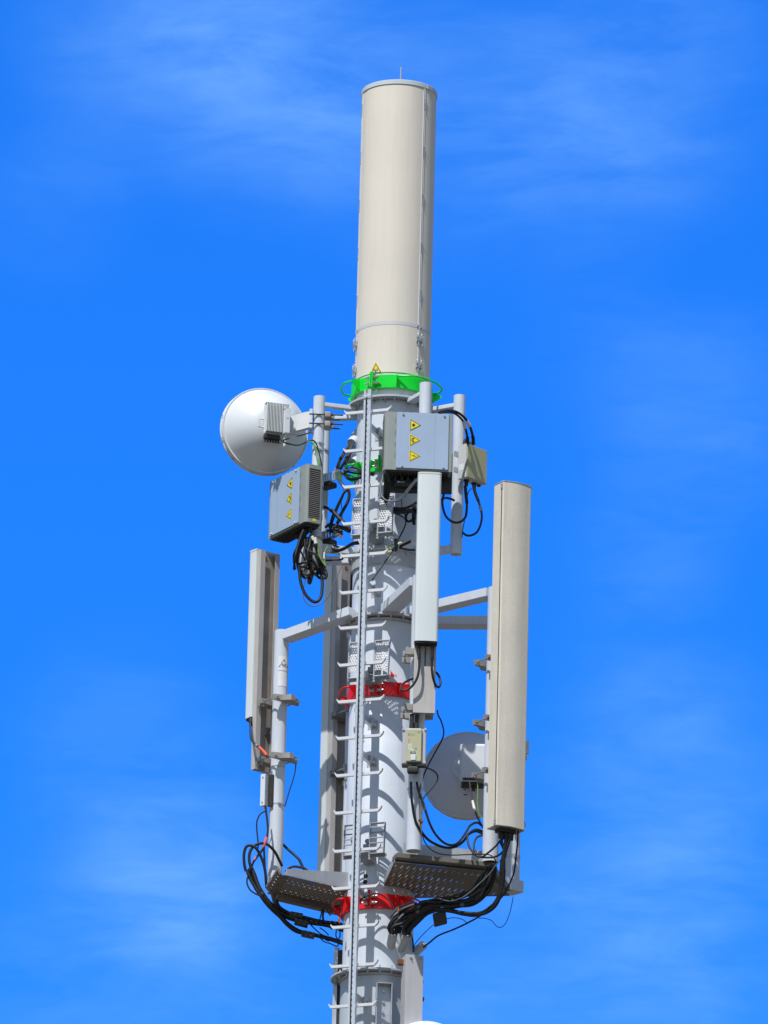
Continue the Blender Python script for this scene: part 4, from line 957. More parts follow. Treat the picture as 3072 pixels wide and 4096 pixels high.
plL = platform('left perforated steel platform, reaching out to the leftmost pole, seen from below', [NL, NR, FR, FL_], [(0, 1, 0, .125, -1), (3, 0, 0, .035, 1)], lambda i, j: .0082 if (j % 9) in (4, 6) and i % 2 == 0 else .0040, (Vector((.804, .594, 0)), None),
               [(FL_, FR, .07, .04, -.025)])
m = MB()                                            # rolled end plate with slots
pa, pb = Vector((*NL, ZP)), Vector((*FL_, ZP)); n = Vector((-.99, -.15, 0)); cs = [(.0, .0), (.035, .004), (.06, .022), (.066, .05)]
for k in range(3):
    (o0, h0), (o1, h1) = cs[k], cs[k + 1]; G = lambda u, v, o0=o0, h0=h0, o1=o1, h1=h1: pa + (pb - pa).normalized() * u + n * (o0 + (o1 - o0) * v / .036) + Vector((0, 0, h0 + (h1 - h0) * v / .036 - .001))
    perf(m, G, [(0, 0), ((pb - pa).length, 0), ((pb - pa).length, .036), (0, .036)], .036, .009, False, big=lambda i, j, k=k: .010 if k == 1 and i % 2 else 0)
o = new_obj('end_lip', m, PLAT, plL); o.modifiers.new('s', 'SOLIDIFY').thickness = .003

# ---------------------------------------------------------------- cable ducts at the foot of the picture
F0 = P(1656, 3905, -.44); ph = 14; F = frame((F0.x, F0.y, 0), ph); zt_ = Zat(F0.x, F0.y - .03, 3815); zb_ = Zat(F0.x, F0.y, 4500)
t = thing('cable_duct', 'pale grey square cable duct closed by two screws at its top, right of the mast', 'cable duct', F(0, 0, zb_), 'cable ducts along the lower mast')
m = MB(); m.box(F, -.062, .068, -.125, .0, zb_, zt_, .004); du = new_obj('duct_body', m, DUCTM, t)
m = MB(); m.box(F, -.060, .066, .0005, .003, zb_, zt_ - .004, .001)
for q in (-.028, .042): m.cyl(F(q, .003, zt_ - .022), F(q, .010, zt_ - .022), .009, n=12); m.cyl(F(q, .010, zt_ - .022), F(q, .022, zt_ - .022), .004, n=8)
new_obj('duct_cover', m, DUCTM, t)
m = MB(); m.box(F, -.10, -.0625, -.10, -.06, zt_ - .06, zt_ - .02, .004); m.cyl(F(.0685, -.06, zt_ - .30), F(.09, -.06, zt_ - .30), .016, n=14); new_obj('duct_bracket', m, RUST, t)
F0 = P(1354, 3950, .10); F = frame((F0.x, F0.y, 0), -20); zt_ = Zat(F0.x, F0.y, 3793)
t = thing('cable_duct', 'narrow open steel duct along the left edge of the mast at the bottom', 'cable duct', F(0, 0, zb_), 'cable ducts along the lower mast')
m = MB(); m.box(F, -.032, .0, -.005, .03, zb_, zt_, .001); m.box(F, -.026, .04, -.06, -.054, zb_, zt_, .001); new_obj('duct_body', m, GALV, t)
m = MB(); m.box(F, .002, .030, -.05, .02, zb_, zt_ - .02, .001); new_obj('duct_inner', m, DARKM, t)
F0 = P(1537, 4000, -.33); zt_ = Zat(F0.x, F0.y, 3930); F = frame((F0.x, F0.y, 0), 6)
t = thing('mounting_rail', 'U shaped steel mounting rail on the mast front under the lowest flange', 'mounting rail', F(0, 0, zb_))
m = MB(); m.box(F, -.056, -.050, -.07, .0, zb_, zt_, .001); m.box(F, .050, .056, -.07, .0, zb_, zt_, .001); m.box(F, -.050, .050, -.07, -.064, zb_, zt_, .001); m.box(F, -.050, .050, -.064, .0, zt_ - .005, zt_, .001); new_obj('channel', m, GALV, t)
m = MB(); z = zt_ - .05
while z > zb_: m.cyl(F(.0, -.064, z), F(.0, -.052, z), .010, n=6); z -= .078
new_obj('rail_bolt', m, BOLT, t)
# next dish below, only its top edge in the picture
p = P(1690, 4078, -.62); t = thing('dish_antenna', 'top edge of a white round antenna just entering the bottom edge of the picture', 'dish antenna', (p.x, -.42, p.z - .29), 'round microwave dishes')
Fd = axes((p.x + .03, -.42, p.z - .275), (1, 0, 0), (0, 0, 1), (0, -1, 0)); m = MB()
m.lathe(Fd, [(0, .20), (.12, .195), (.22, .165), (.29, .10), (.31, .04), (.31, -.02), (.30, -.03), (0, -.03)], 96); new_obj('radome_cover', m, DISHM, t)
m = MB(); m.lathe(Fd, [(.0, -.031), (.08, -.031), (.08, -.07), (0, -.07)], 32); new_obj('hub', m, RADIO, t)
# ---------------------------------------------------------------- cables
def cable(label, cr, pts, d, r=.008, m_=None, group=None, cat='cable', smooth=6, wrap=None, name='cable'):
    n = len(pts); ds = d if isinstance(d, (list, tuple)) else [d, d]
    def dep(i):
        t = i / (n - 1) * (len(ds) - 1); k = min(int(t), len(ds) - 2); return ds[k] + (ds[k + 1] - ds[k]) * (t - k)
    w = [PX(cr, x, y, dep(i)) for i, (x, y) in enumerate(pts)]
    mb = MB(); mb.tube(w, r, 10, smooth); o = new_obj(name, mb, m_ or BLACK, None)
    tag(o, label, cat, group)
    if wrap:
        for a, b, mm in wrap:                      # coloured tape or a connector sleeve between two points of the list
            i = int(a); s = w[i].lerp(w[min(i + 1, n - 1)], a - i); j = int(b); e = w[j].lerp(w[min(j + 1, n - 1)], b - j)
            q = MB(); q.tube([s] + [w[k] for k in range(i + 1, j + 1)] + [e], r + .0035, 10, 4); new_obj('cable_sleeve', q, mm, o)
    return o
GT = 'black cables between the left cabinet and the upper mast'
# --- dish 1 leads
cable('green and yellow earth wire hanging from the radio of the upper left dish', Z3, [(705, 590), (728, 650), (760, 725), (800, 752), (860, 768), (960, 772), (1030, 750), (1085, 735), (1120, 755), (1145, 820), (1165, 900), (1178, 1010)], [-.12, -.2, -.2], .0042, EARTH, wrap=[(2.6, 3.6, TAPE)])
cable('black signal lead from the upper left dish curving over and down its pole', Z3, [(850, 700), (800, 715), (785, 740), (850, 762), (950, 775), (1050, 735), (1110, 722), (1150, 765), (1175, 850), (1195, 940), (1205, 1020)], [-.25, -.2, -.21], .0055, BLACK)
cable('thin turquoise lead running down the pole beside the upper left dish', Z3, [(1095, 745), (1118, 780), (1140, 860), (1160, 960), (1172, 1030)], -.215, .003, TEAL)
cable('short copper coloured strap between the upper left dish and its pole', Z3, [(925, 680), (1000, 662), (1060, 643), (1105, 640)], [.0, -.1, -.17], .005, COPPER)
# --- upper left loops between pole and mast
for k, (pts, r) in enumerate([
    ([(1135, 1110), (1050, 1240), (960, 1370), (900, 1500), (860, 1620), (850, 1700)], .007),
    ([(1150, 1115), (1060, 1260), (985, 1390), (930, 1500), (900, 1600), (885, 1690)], .007),
    ([(1180, 1130), (1110, 1270), (1040, 1450), (960, 1590), (930, 1650)], .010),
    ([(1200, 1140), (1150, 1260), (1090, 1400), (1010, 1520), (945, 1640)], .010),
    ([(1240, 1160), (1180, 1270), (1120, 1380), (1070, 1500), (1045, 1600), (1050, 1700)], .008),
    ([(1170, 1500), (1130, 1540), (1090, 1580), (1040, 1640), (1010, 1720)], .009),
    ([(1190, 1520), (1200, 1570), (1260, 1620), (1340, 1650), (1400, 1660)], .008)]):
    cable('black cable among those dropping from the stub pipes on the left of the upper mast', NA, pts, [-.03, -.06, -.05], r, BLACK, 'black cables dropping from the upper stub pipes')
for k, (pts, d) in enumerate([
    ([(870, 60), (930, 100), (1000, 180), (1100, 210), (1200, 190), (1300, 150)], [-.06, -.12, -.22]),
    ([(880, 30), (960, 90), (1020, 160), (1120, 175), (1290, 130)], [-.06, -.12, -.22]),
    ([(900, 80), (1000, 40), (1120, 60), (1260, 75), (1420, 90), (1560, 110)], [-.06, -.2, -.33, -.36]),
    ([(930, -20), (980, 10), (1060, -10), (1200, 20), (1380, 40), (1580, 70)], [-.05, -.2, -.33, -.36]),
    ([(950, -60), (1010, -20), (1100, -50), (1200, -30), (1300, 5), (1440, 15)], [-.05, -.2, -.3, -.33])]):
    cable('cable among the dark strands crossing the lower green collar behind the ladder', NB, pts, d, .0075, GREYC if k % 2 else BLACK, 'dark strands across the lower green collar')
for k, pts in enumerate([
    [(790, 190), (820, 260), (880, 330), (920, 400), (930, 450)], [(815, 190), (850, 270), (900, 340), (925, 440)],
    [(850, 185), (890, 260), (940, 320), (990, 370), (1010, 400)], [(870, 185), (905, 280), (960, 340), (1000, 395)]]):
    cable('pale lit cable strand under the notched bracket plate, left of the ladder', NB, pts, -.07, .0042, GREYC, 'lit strands under the bracket plate')
cable('thick black cable in a long bow left of the perforated foot rest', NB, [(1000, 390), (1035, 470), (1030, 590), (985, 710), (910, 850), (850, 960), (800, 1090), (770, 1190)], -.08, .0115)
cable('black cable crossing in front of the long bow, running down to the left pole', NB, [(1080, 340), (1010, 410), (930, 480), (870, 590), (800, 730), (740, 860), (690, 970), (640, 1140)], [-.16, -.09], .009)
cable('thin black lead beside the crossing cable left of the foot rest', NB, [(930, 480), (900, 570), (850, 680), (790, 820), (740, 960), (700, 1060), (670, 1150)], -.085, .005)
cable('thin dark wire hanging down past the long cable bow', NB, [(880, 560), (870, 680), (880, 800), (890, 900), (890, 1050), (895, 1220), (840, 1340), (750, 1410), (700, 1450)], -.10, .0028)
cable('heavy black cable with a thick boot, slanting from the left cabinet to the foot rest', NB, [(510, 780), (590, 810), (660, 850), (740, 920), (830, 1020), (920, 1110), (1010, 1210), (1060, 1260)], [-.06, -.24], .011, BLACK, wrap=[(1.9, 4.4, BLACK), (4.6, 6.4, BLACK)])
cable('second heavy black cable under the slanting one, left of the foot rest', NB, [(600, 1160), (700, 1170), (790, 1190), (880, 1210), (960, 1250), (1040, 1290)], [-.02, -.22], .014)
cable('thick black cable pair rising from the lower left cables to the ladder', NB, [(560, 1620), (680, 1660), (800, 1690), (900, 1660), (1000, 1610), (1090, 1550), (1220, 1520)], [-.10, -.20, -.30], .010)
cable('black cable lying just under the pair that rises to the ladder', NB, [(640, 1720), (760, 1720), (880, 1690), (980, 1640), (1100, 1570), (1240, 1550)], [-.12, -.28], .008)
cable('short black cable across the beam left of the ladder', NB, [(540, 1900), (620, 1905), (720, 1890), (820, 1890), (890, 1880), (905, 1830)], [-.12, -.14], .007)
cable('thin green wire slanting down from the left beam to the long hanging loop', NC, [(1400, 1090), (1340, 1230), (1280, 1370), (1210, 1520), (1130, 1720), (1060, 1880), (960, 2030), (820, 2130), (680, 2180), (560, 2160), (460, 2080), (400, 1950), (390, 1780), (430, 1600), (480, 1380), (500, 1200)], [-.26, -.30, -.30, -.30], .0036, GREYC)
cable('thick black cable loop hanging lowest under the left cabinet', NC, [(290, 1150), (300, 1300), (320, 1500), (370, 1700), (450, 1870), (560, 2000), (680, 2070), (780, 2040), (850, 1920), (875, 1750), (880, 1580), (860, 1400), (850, 1200)], [-.30, -.30, -.25], .0115)
LOOP = 'tangle of black cables under the left cabinet'
tang = [[(410, 250), (350, 400), (290, 580), (240, 740), (200, 900), (180, 1050), (170, 1150), (165, 1240), (200, 1220)],
        [(430, 260), (380, 420), (330, 600), (270, 760), (240, 900), (240, 1050), (270, 1200), (300, 1330)],
        [(380, 270), (310, 440), (250, 640), (180, 800), (150, 920), (160, 1100), (200, 1180)],
        [(470, 280), (430, 480), (400, 600), (330, 720), (270, 900), (250, 1100), (290, 1260)],
        [(600, 420), (660, 560), (700, 700), (720, 860), (740, 1020), (760, 1180), (800, 1300)],
        [(640, 430), (700, 600), (740, 780), (780, 960), (820, 1120), (870, 1260), (900, 1370)],
        [(700, 440), (740, 640), (760, 820), (830, 1000), (900, 1130), (960, 1210)],
        [(560, 560), (590, 760), (620, 960), (640, 1120), (650, 1250), (620, 1400), (590, 1530), (560, 1600), (545, 1520), (560, 1380), (580, 1200)],
        [(600, 1100), (610, 1300), (600, 1450), (570, 1590), (530, 1580), (540, 1420), (550, 1250)],
        [(340, 1280), (370, 1400), (430, 1460), (510, 1440), (560, 1360), (600, 1280)],
        [(350, 1300), (400, 1360), (470, 1390), (560, 1380), (620, 1340)],
        [(860, 1200), (880, 1330), (900, 1430), (950, 1470), (985, 1410), (970, 1310), (930, 1240)],
        [(840, 1180), (870, 1300), (905, 1410), (950, 1440), (965, 1380), (950, 1300)],
        [(700, 1300), (740, 1400), (800, 1460), (860, 1480)],
        [(500, 600), (540, 800), (590, 960), (640, 1080), (700, 1180), (760, 1290), (830, 1330)],
        [(280, 1120), (400, 1080), (520, 1060), (620, 1000)], [(300, 1160), (420, 1200), (540, 1230), (660, 1290)],
        [(760, 850), (800, 960), (850, 1080), (900, 1180), (860, 1260), (780, 1300), (680, 1310)]]
rt = random.Random(4)
for k in range(9):
    x0 = rt.uniform(360, 720); x1 = rt.uniform(420, 900); y0 = rt.uniform(330, 520); y1 = rt.uniform(1050, 1330); b = rt.uniform(-150, 120)
    tang.append([(x0, y0), (x0 + b * .5, y0 + (y1 - y0) * .3), ((x0 + x1) / 2 + b, (y0 + y1) / 2), (x1 + b * .4, y0 + (y1 - y0) * .8), (x1, y1), (x1 + rt.uniform(-60, 60), y1 + rt.uniform(20, 90))])
for k, pts in enumerate(tang):
    cable('black cable in the tangle that hangs under the left cabinet', NC, pts, [-.32 + .02 * (k % 4), -.34 + .03 * (k % 5), -.26 + .02 * (k % 3)], (.0085, .010, .006, .011)[k % 4] * (.8 if k in (15, 16) else 1), BLACK, LOOP)
cable('yellow green wire curving down through the tangle under the left cabinet', NC, [(770, 560), (770, 720), (790, 860), (840, 980), (900, 1080), (960, 1150)], -.36, .0035, EARTH)
cable('thin green wire with a white tag beside the left beam', NC, [(1020, 660), (970, 740), (935, 820), (925, 950), (940, 1080), (965, 1150)], -.34, .0035, EARTH, wrap=[(2.0, 3.2, TAPE)])
cable('pale taped cable end just under the left cabinet', NC, [(600, 400), (640, 460), (680, 540), (700, 620)], -.36, .009, BLACK, wrap=[(.3, 1.6, TAPE)])
cable('second pale taped cable end just under the left cabinet', NC, [(690, 430), (700, 500), (715, 590), (725, 660)], -.37, .009, BLACK, wrap=[(.2, 2.1, TAPE)])
for k in range(6):
    x0 = rt.uniform(540, 640); y0 = rt.uniform(1180, 1700)
    cable('black cable in the jumble between the left pole and the mast', NB, [(x0, y0), (x0 + 60, y0 + rt.uniform(-60, 90)), (x0 + 130, y0 + rt.uniform(-80, 80)), (x0 + 210, y0 + rt.uniform(-60, 60)), (x0 + rt.uniform(240, 330), y0 + rt.uniform(-120, 40))], [-.08, -.14, -.10], rt.uniform(.005, .010), BLACK, 'jumbled black cables left of the ladder')
# --- under the right cabinet
cable('upper strand of the grey cable pair curving up to the slim white antenna', ND, [(150, 330), (100, 460), (85, 600), (120, 700), (210, 770), (340, 795), (480, 770), (600, 690), (700, 570), (820, 420), (940, 300), (990, 260)], [-.62, -.72, -.80], .0055, GREYC, 'grey cable pair in a wide curve')
cable('lower strand of the grey cable pair curving up to the slim white antenna', ND, [(180, 200), (160, 330), (130, 480), (130, 620), (180, 730), (300, 800), (440, 800), (560, 760), (680, 650), (780, 520), (880, 400), (990, 300)], [-.62, -.73, -.80], .0055, GREYC, 'grey cable pair in a wide curve')
UC = 'black cables bunched on the mast under the right cabinet'
for k, pts in enumerate([
    [(215, 150), (220, 380), (210, 560), (215, 760), (260, 860), (380, 930), (520, 960), (680, 950), (800, 900), (920, 830)],
    [(245, 150), (240, 400), (235, 600), (225, 780), (290, 900), (420, 970), (600, 1000), (760, 1000), (930, 1010)],
    [(285, 150), (300, 400), (280, 600), (265, 800), (280, 930), (380, 1010), (520, 1040), (700, 1040), (900, 1030)],
    [(310, 160), (330, 380), (320, 560), (280, 760), (250, 860), (300, 980), (420, 1040), (560, 1060), (760, 1030), (930, 990)],
    [(270, 160), (280, 400), (250, 600), (230, 800), (300, 940), (440, 1000), (640, 980), (830, 1000), (940, 1040)],
    [(700, 980), (800, 1000), (840, 1060), (850, 1150), (800, 1230), (740, 1250), (690, 1210), (690, 1120), (740, 1050), (850, 1020), (940, 1020)],
    [(860, 900), (850, 1000), (845, 1120), (850, 1280), (870, 1300)],
    [(870, 880), (880, 1000), (875, 1150), (860, 1290)]]):
    cable('black cable in the bunch on the mast front under the right cabinet', ND, pts, [-.60, -.42, -.36, -.40, -.44], .0088 if k < 6 else .011, BLACK, UC)
cable('long thin black cable slanting down across the mast to the ladder above the middle flange', ND, [(430, 1060), (560, 1120), (660, 1190), (680, 1290), (620, 1450), (520, 1640), (430, 1810), (330, 1990), (230, 2130), (120, 2290), (-20, 2480), (-60, 2540)], [-.38, -.42, -.50], .0055)
cable('thin vertical black lead on the mast between the grey curve and the bunched cables', ND, [(600, 740), (585, 800), (590, 900), (600, 980)], -.42, .003)
cable('thin black lead dropping beside the bunched cables right of the foot rest', ND, [(640, 1050), (665, 1130), (675, 1220)], -.40, .004)
cable('short black lead on the mast ledge under the right foot plate', ND, [(460, 1640), (470, 1750), (460, 1850), (430, 1900)], -.42, .014)
cable('green yellow earth wire lying on the mast ledge behind the ladder rung', ND, [(250, 1830), (290, 1790), (360, 1765), (430, 1755), (480, 1760)], -.40, .004, EARTH)
cable('yellow plug end on the mast below the green earth wire', ND, [(265, 1915), (330, 1912), (380, 1915)], -.41, .006, YTAG)
cable('pale plug end beside the short black lead on the mast ledge', ND, [(510, 1760), (540, 1735), (580, 1725), (600, 1735)], -.42, .010, LABEL)
cable('black boot lying up to the right from the mast ledge', ND, [(560, 1800), (640, 1760), (720, 1720), (800, 1690)], [-.40, -.36], .010)
cable('black strap of cable below that boot on the right of the mast ledge', ND, [(540, 1830), (650, 1860), (760, 1880), (880, 1880)], [-.40, -.34], .007)
# --- beige box leads
cable('outer black cable arching from the right cabinet over to the top of the beige box', Z4, [(1030, 385), (1090, 368), (1160, 365), (1230, 385), (1300, 440), (1345, 510), (1370, 580), (1385, 650), (1388, 700)], [-.62, -.50, -.34], .0095, BLACK, wrap=[(4.4, 5.2, TAPE), (6.6, 8, BLACK)])
cable('inner black cable arching from the right cabinet over to the top of the beige box', Z4, [(1040, 395), (1110, 378), (1180, 385), (1240, 425), (1285, 480), (1310, 560), (1325, 630), (1332, 695)], [-.62, -.50, -.36], .008, BLACK, wrap=[(3.9, 4.8, TAPE), (6.0, 7, BLACK)])
cable('black cable loop from the beige box round to the right cabinet, nearest the pole', R8, [(722, 260), (728, 340), (738, 430), (738, 520), (725, 600), (680, 650), (620, 665), (560, 645), (505, 590), (475, 500), (468, 430), (480, 370), (484, 330)], [-.33, -.40, -.44], .0085, BLACK, wrap=[(0, 2.2, BLACK)])
cable('short black cable bow between the right cabinet and the upper pole', R8, [(455, 420), (475, 400), (515, 392), (560, 402), (600, 420)], [-.44, -.36, -.30], .0085)
cable('black cable from the beige box bulging out furthest right against the sky', R8, [(815, 255), (830, 330), (865, 420), (895, 520), (905, 600), (890, 690), (850, 770), (790, 805), (735, 805), (685, 770)], [-.33, -.30, -.16], .0080, BLACK, wrap=[(0, 2.0, BLACK), (2.6, 3.2, GREYC)])
cable('thin black wire between the two loops under the beige box', R8, [(790, 285), (760, 320), (742, 380), (736, 460), (725, 560), (710, 660), (695, 740), (684, 830)], [-.33, -.25], .0032)
# --- slim white antenna leads
cable('black jumper under the slim white antenna, looping left over the red collar', R5, [(447, 215), (448, 300), (452, 380), (448, 460), (430, 540), (390, 610), (340, 655), (295, 672), (270, 655), (280, 610), (330, 570), (385, 548)], [-1.19, -1.20, -1.18, -1.06], .0085, BLACK, wrap=[(0, 1.6, BLACK)])
cable('black jumper under the slim white antenna, looping right against the sky', R5, [(585, 215), (585, 300), (580, 390), (582, 470), (595, 550), (620, 615), (650, 635), (668, 600), (660, 540), (630, 490), (595, 478)], [-1.19, -1.18, -1.12, -1.05], .0085, BLACK, wrap=[(0, 1.6, BLACK)])
cable('black cable running straight down the lower pole behind the slim white antenna, right strand', R5, [(432, 900), (428, 960), (425, 1030), (420, 1080)], -1.07, .0135)
cable('black cable running straight down the lower pole behind the slim white antenna, left strand', R5, [(372, 910), (372, 970), (372, 1040), (370, 1080)], -1.06, .0115)
cable('thin black wire wandering down from the slim white antenna across the lower dish', R5, [(635, 870), (645, 920), (675, 980), (698, 1060), (700, 1120), (675, 1190), (620, 1290), (570, 1380), (530, 1460), (495, 1540), (470, 1640), (455, 1700)], [-1.0, -.9, -1.0], .0055)
cable('black lead curving out right from the small olive labelled box and back to its pole', R5, [(500, 1445), (550, 1465), (600, 1490), (635, 1530), (638, 1580), (600, 1640), (550, 1700), (505, 1750), (480, 1800)], [-1.08, -1.02, -1.05], .0055)
cable('upper of the two long black cables drooping from the small olive labelled box', R6, [(425, -60), (440, 20), (475, 120), (510, 220), (560, 370), (620, 480), (700, 560), (780, 588), (850, 560), (920, 470), (970, 390), (1040, 358), (1100, 395)], [-1.07, -1.0, -.85, -.62], .0085, BLACK, wrap=[(2.2, 3.1, GREYC)])
cable('lower of the two long black cables drooping from the small olive labelled box', R6, [(368, -60), (370, 60), (385, 200), (410, 330), (460, 430), (530, 520), (620, 580), (720, 612), (820, 605), (900, 550), (960, 470), (1030, 432), (1100, 450)], [-1.08, -1.0, -.85, -.62], .0095)
cable('black cable under the two drooping ones that joins them beside the right lower pole', R6, [(840, 600), (900, 545), (960, 480), (1030, 450), (1100, 475)], [-.86, -.63], .0065)
cable('thin black wire running down the front corner pole and along the right platform edge', R6, [(480, 470), (510, 560), (580, 640), (680, 680), (800, 690), (920, 686), (1020, 684), (1100, 680), (1180, 692), (1230, 740), (1240, 790)], [-1.03, -.95, -.85, -.80], .0042)
cable('thin grey wire running straight down the front corner pole', R6, [(470, -40), (450, 80), (455, 250), (465, 400), (478, 470)], -1.02, .004, GREYC)
cable('rusty red cable tie end on the front corner pole', R6, [(455, 325), (472, 345), (488, 355)], -1.03, .013, RUST)
# --- lower right dish leads
cable('black lead with a pale tag dropping from the lower right dish radio', R6, [(965, -60), (975, 20), (990, 110), (1010, 200), (1035, 280), (1075, 360), (1100, 410)], [.22, .1, -.5], .0065, BLACK, wrap=[(2.3, 3.6, TAPE)])
cable('thin green earth wire hanging from the lower right dish radio', R6, [(1045, -70), (1050, 40), (1045, 160), (1060, 260), (1095, 320)], [.22, .2], .003, EARTH)
# --- below the big beige antenna
cable('black cable from the big beige antenna curling left round the right lower pole', R6, [(1300, 470), (1285, 530), (1230, 600), (1150, 670), (1090, 710), (1030, 690), (970, 620), (945, 540), (950, 480), (1010, 440), (1090, 470)], [-.97, -.90, -.82, -.70], .0075)
cable('second black cable curling left round the right lower pole, the smaller curl', R6, [(1100, 485), (1040, 510), (1012, 570), (1015, 640), (1060, 700), (1140, 715), (1230, 705), (1290, 670), (1330, 610), (1370, 500)], [-.72, -.84, -.92], .0075)
cable('thin grey wire between the cables under the big beige antenna', R6, [(1350, 480), (1345, 560), (1320, 640), (1290, 720), (1230, 800), (1170, 880), (1080, 970), (980, 1060), (880, 1130), (760, 1160), (640, 1130), (520, 1110), (400, 1130)], [-.94, -.92, -.86, -.55], .0045, GREYC)
BR = 'thick black feeder cables sweeping from the big beige antenna to the mast'
feed = [[(1150, 800), (1120, 870), (1060, 950), (980, 1030), (880, 1090), (760, 1125), (640, 1145), (520, 1170), (400, 1230), (300, 1290), (200, 1370), (165, 1440), (190, 1500)],
        [(1180, 800), (1150, 900), (1090, 990), (1010, 1060), (900, 1115), (780, 1150), (650, 1165), (520, 1200), (390, 1270), (280, 1340), (220, 1420), (215, 1490)],
        [(1210, 805), (1190, 920), (1140, 1020), (1060, 1100), (950, 1150), (820, 1180), (680, 1195), (540, 1230), (420, 1290), (330, 1360), (290, 1440), (300, 1500)],
        [(1235, 810), (1220, 930), (1170, 1040), (1090, 1130), (990, 1190), (860, 1225), (720, 1235), (580, 1240), (450, 1290), (360, 1370), (320, 1450), (310, 1500)],
        [(1200, 780), (1195, 900), (1150, 1010), (1070, 1080), (960, 1130), (840, 1160), (700, 1180), (560, 1210), (430, 1270), (310, 1330), (250, 1400), (250, 1490)],
        [(1225, 790), (1210, 940), (1150, 1060), (1060, 1150), (940, 1200), (800, 1215), (660, 1215), (520, 1225), (400, 1290), (300, 1370), (190, 1420), (175, 1495)]]
rt = random.Random(11)
jit = lambda pts, a: [(x + (rt.uniform(-a, a) if 1 < i < len(pts) - 2 else 0), y + (rt.uniform(-a, a) if 1 < i < len(pts) - 2 else 0)) for i, (x, y) in enumerate(pts)]
feed += [jit(p, 22) for p in feed[:3]]
for k, pts in enumerate(feed):
    pts = jit(pts, 12)
    cable('thick black feeder cable in the bundle under the right platform', R6, pts, [-.84 - .02 * (k % 3), -.74 + .02 * (k % 2), -.58, -.44, -.36 - .02 * (k % 3)], .0100 + .0012 * (k % 3), BLACK, BR, wrap=[(2.4, 2.7, TAPE)] if k == 3 else [(4.2, 4.45, GREYC), (7.5, 7.8, GREYC)] if k in (0, 5) else None)
fe2 = [[(1305, 480), (1290, 560), (1320, 640), (1300, 720), (1290, 850), (1290, 980), (1270, 1090), (1220, 1190), (1130, 1270), (1020, 1300), (900, 1290), (780, 1265), (650, 1250), (520, 1270), (400, 1330), (330, 1410), (290, 1490)],
       [(1345, 480), (1330, 580), (1320, 680), (1310, 800), (1305, 950), (1280, 1110), (1220, 1220), (1120, 1285), (1000, 1295), (870, 1275), (740, 1250), (600, 1260), (460, 1320), (370, 1400), (310, 1480)],
       [(1375, 470), (1365, 550), (1335, 640), (1315, 740), (1300, 870), (1300, 1020), (1255, 1140), (1160, 1245), (1060, 1285), (920, 1280), (800, 1255), (700, 1245), (560, 1280), (440, 1350), (350, 1440), (300, 1500)]]
for k, pts in enumerate(fe2):
    pts = jit(pts, 6)
    cable('thick black feeder cable of the outer sweep hanging lowest right of the mast', R6, pts, [-.96, -.92, -.84, -.66, -.46, -.38], .0125, BLACK, 'outer feeder cables right of the mast', wrap=[(3.2, 4.2, BLACK)])
for k, pts in enumerate([[(430, 1180), (330, 1230), (240, 1290), (180, 1350), (140, 1420), (150, 1470), (170, 1490)], [(450, 1230), (350, 1270), (260, 1340), (200, 1400), (160, 1450), (190, 1500)],
                         [(520, 1260), (420, 1330), (360, 1380), (300, 1420), (230, 1470), (215, 1500)], [(560, 1270), (460, 1350), (400, 1410), (340, 1460), (320, 1500)]]):
    cable('black cable bending down into the stub pipes under the lower red collar', R6, pts, [-.44, -.40, -.36], .0105, BLACK, 'black cables bending into the lower stub pipes')
for k, pts in enumerate([[(180, 1290), (230, 1230), (300, 1200), (380, 1170)], [(200, 1310), (260, 1250), (330, 1215), (400, 1190)], [(150, 1330), (200, 1270), (250, 1230)], [(230, 1400), (250, 1330), (290, 1290)]]):
    cable('pale grey cable sleeve among the black cables at the lower red collar', R6, pts, [-.40, -.46], .0075, RAIL if k % 2 else GREYC, 'pale sleeves among the lower cables')
cable('orange brown cable tag beside the lower red collar', R6, [(235, 1215), (245, 1240), (240, 1265)], -.46, .010, COPPER)
cable('thin black lead arching over the lower red collar beside the ladder', R7, [(600, 360), (680, 300), (770, 258), (870, 250), (960, 290), (1030, 350), (1075, 430), (1090, 500)], [-.40, -.36, -.38], .0055)
cable('black line falling steeply beside the big beige antenna past the platform tip', R6, [(1460, 440), (1455, 560), (1440, 700), (1420, 860), (1370, 990), (1300, 1110), (1200, 1210), (1090, 1300), (950, 1380), (800, 1450), (650, 1510), (560, 1580), (495, 1630)], [-.90, -.80, -.55, -.25, -.06], .0062)
cable('short black loop at the bottom right edge of the big beige antenna', R6, [(1490, 300), (1515, 340), (1532, 385), (1520, 420), (1490, 440)], -.86, .0045)
cable('thin blue wire hanging from the tip of the right platform in a wave', R6, [(1410, 1115), (1395, 1200), (1370, 1300), (1330, 1390), (1285, 1428), (1240, 1415), (1190, 1360), (1120, 1335), (1060, 1335)], [-.05, -.20], .0028, BLUEC)
cable('thin blue wire bowing up from the mast to the steep black line', R6, [(400, 1630), (420, 1580), (500, 1490), (600, 1400), (700, 1350), (800, 1330), (880, 1342), (925, 1370), (930, 1390)], [-.06, -.16], .0030, BLUEC)
cable('thin dark wire running down the right edge of the mast into the square duct', R6, [(370, 1500), (385, 1560), (390, 1620), (392, 1680)], -.10, .006)
cable('black cable tail just right of the lower stub pipes', R6, [(560, 1260), (480, 1340), (420, 1400), (370, 1450), (345, 1500)], [-.40, -.30], .009)
t = thing('cable_clamp', 'black block clamp on the feeder cables, right of the lower red collar', 'cable clamp', PX(R6, 650, 1250, -.50)); a = PX(R6, 590, 1310, -.46); b = PX(R6, 720, 1275, -.50)
d = (b - a).normalized(); m = MB(); m.box(axes(a, d, Vector((0, 1, 0)), d.cross(Vector((0, 1, 0))) * -1), 0, (b - a).length, -.03, .03, -.01, .085, .004); new_obj('clamp_block', m, DARKM, t)
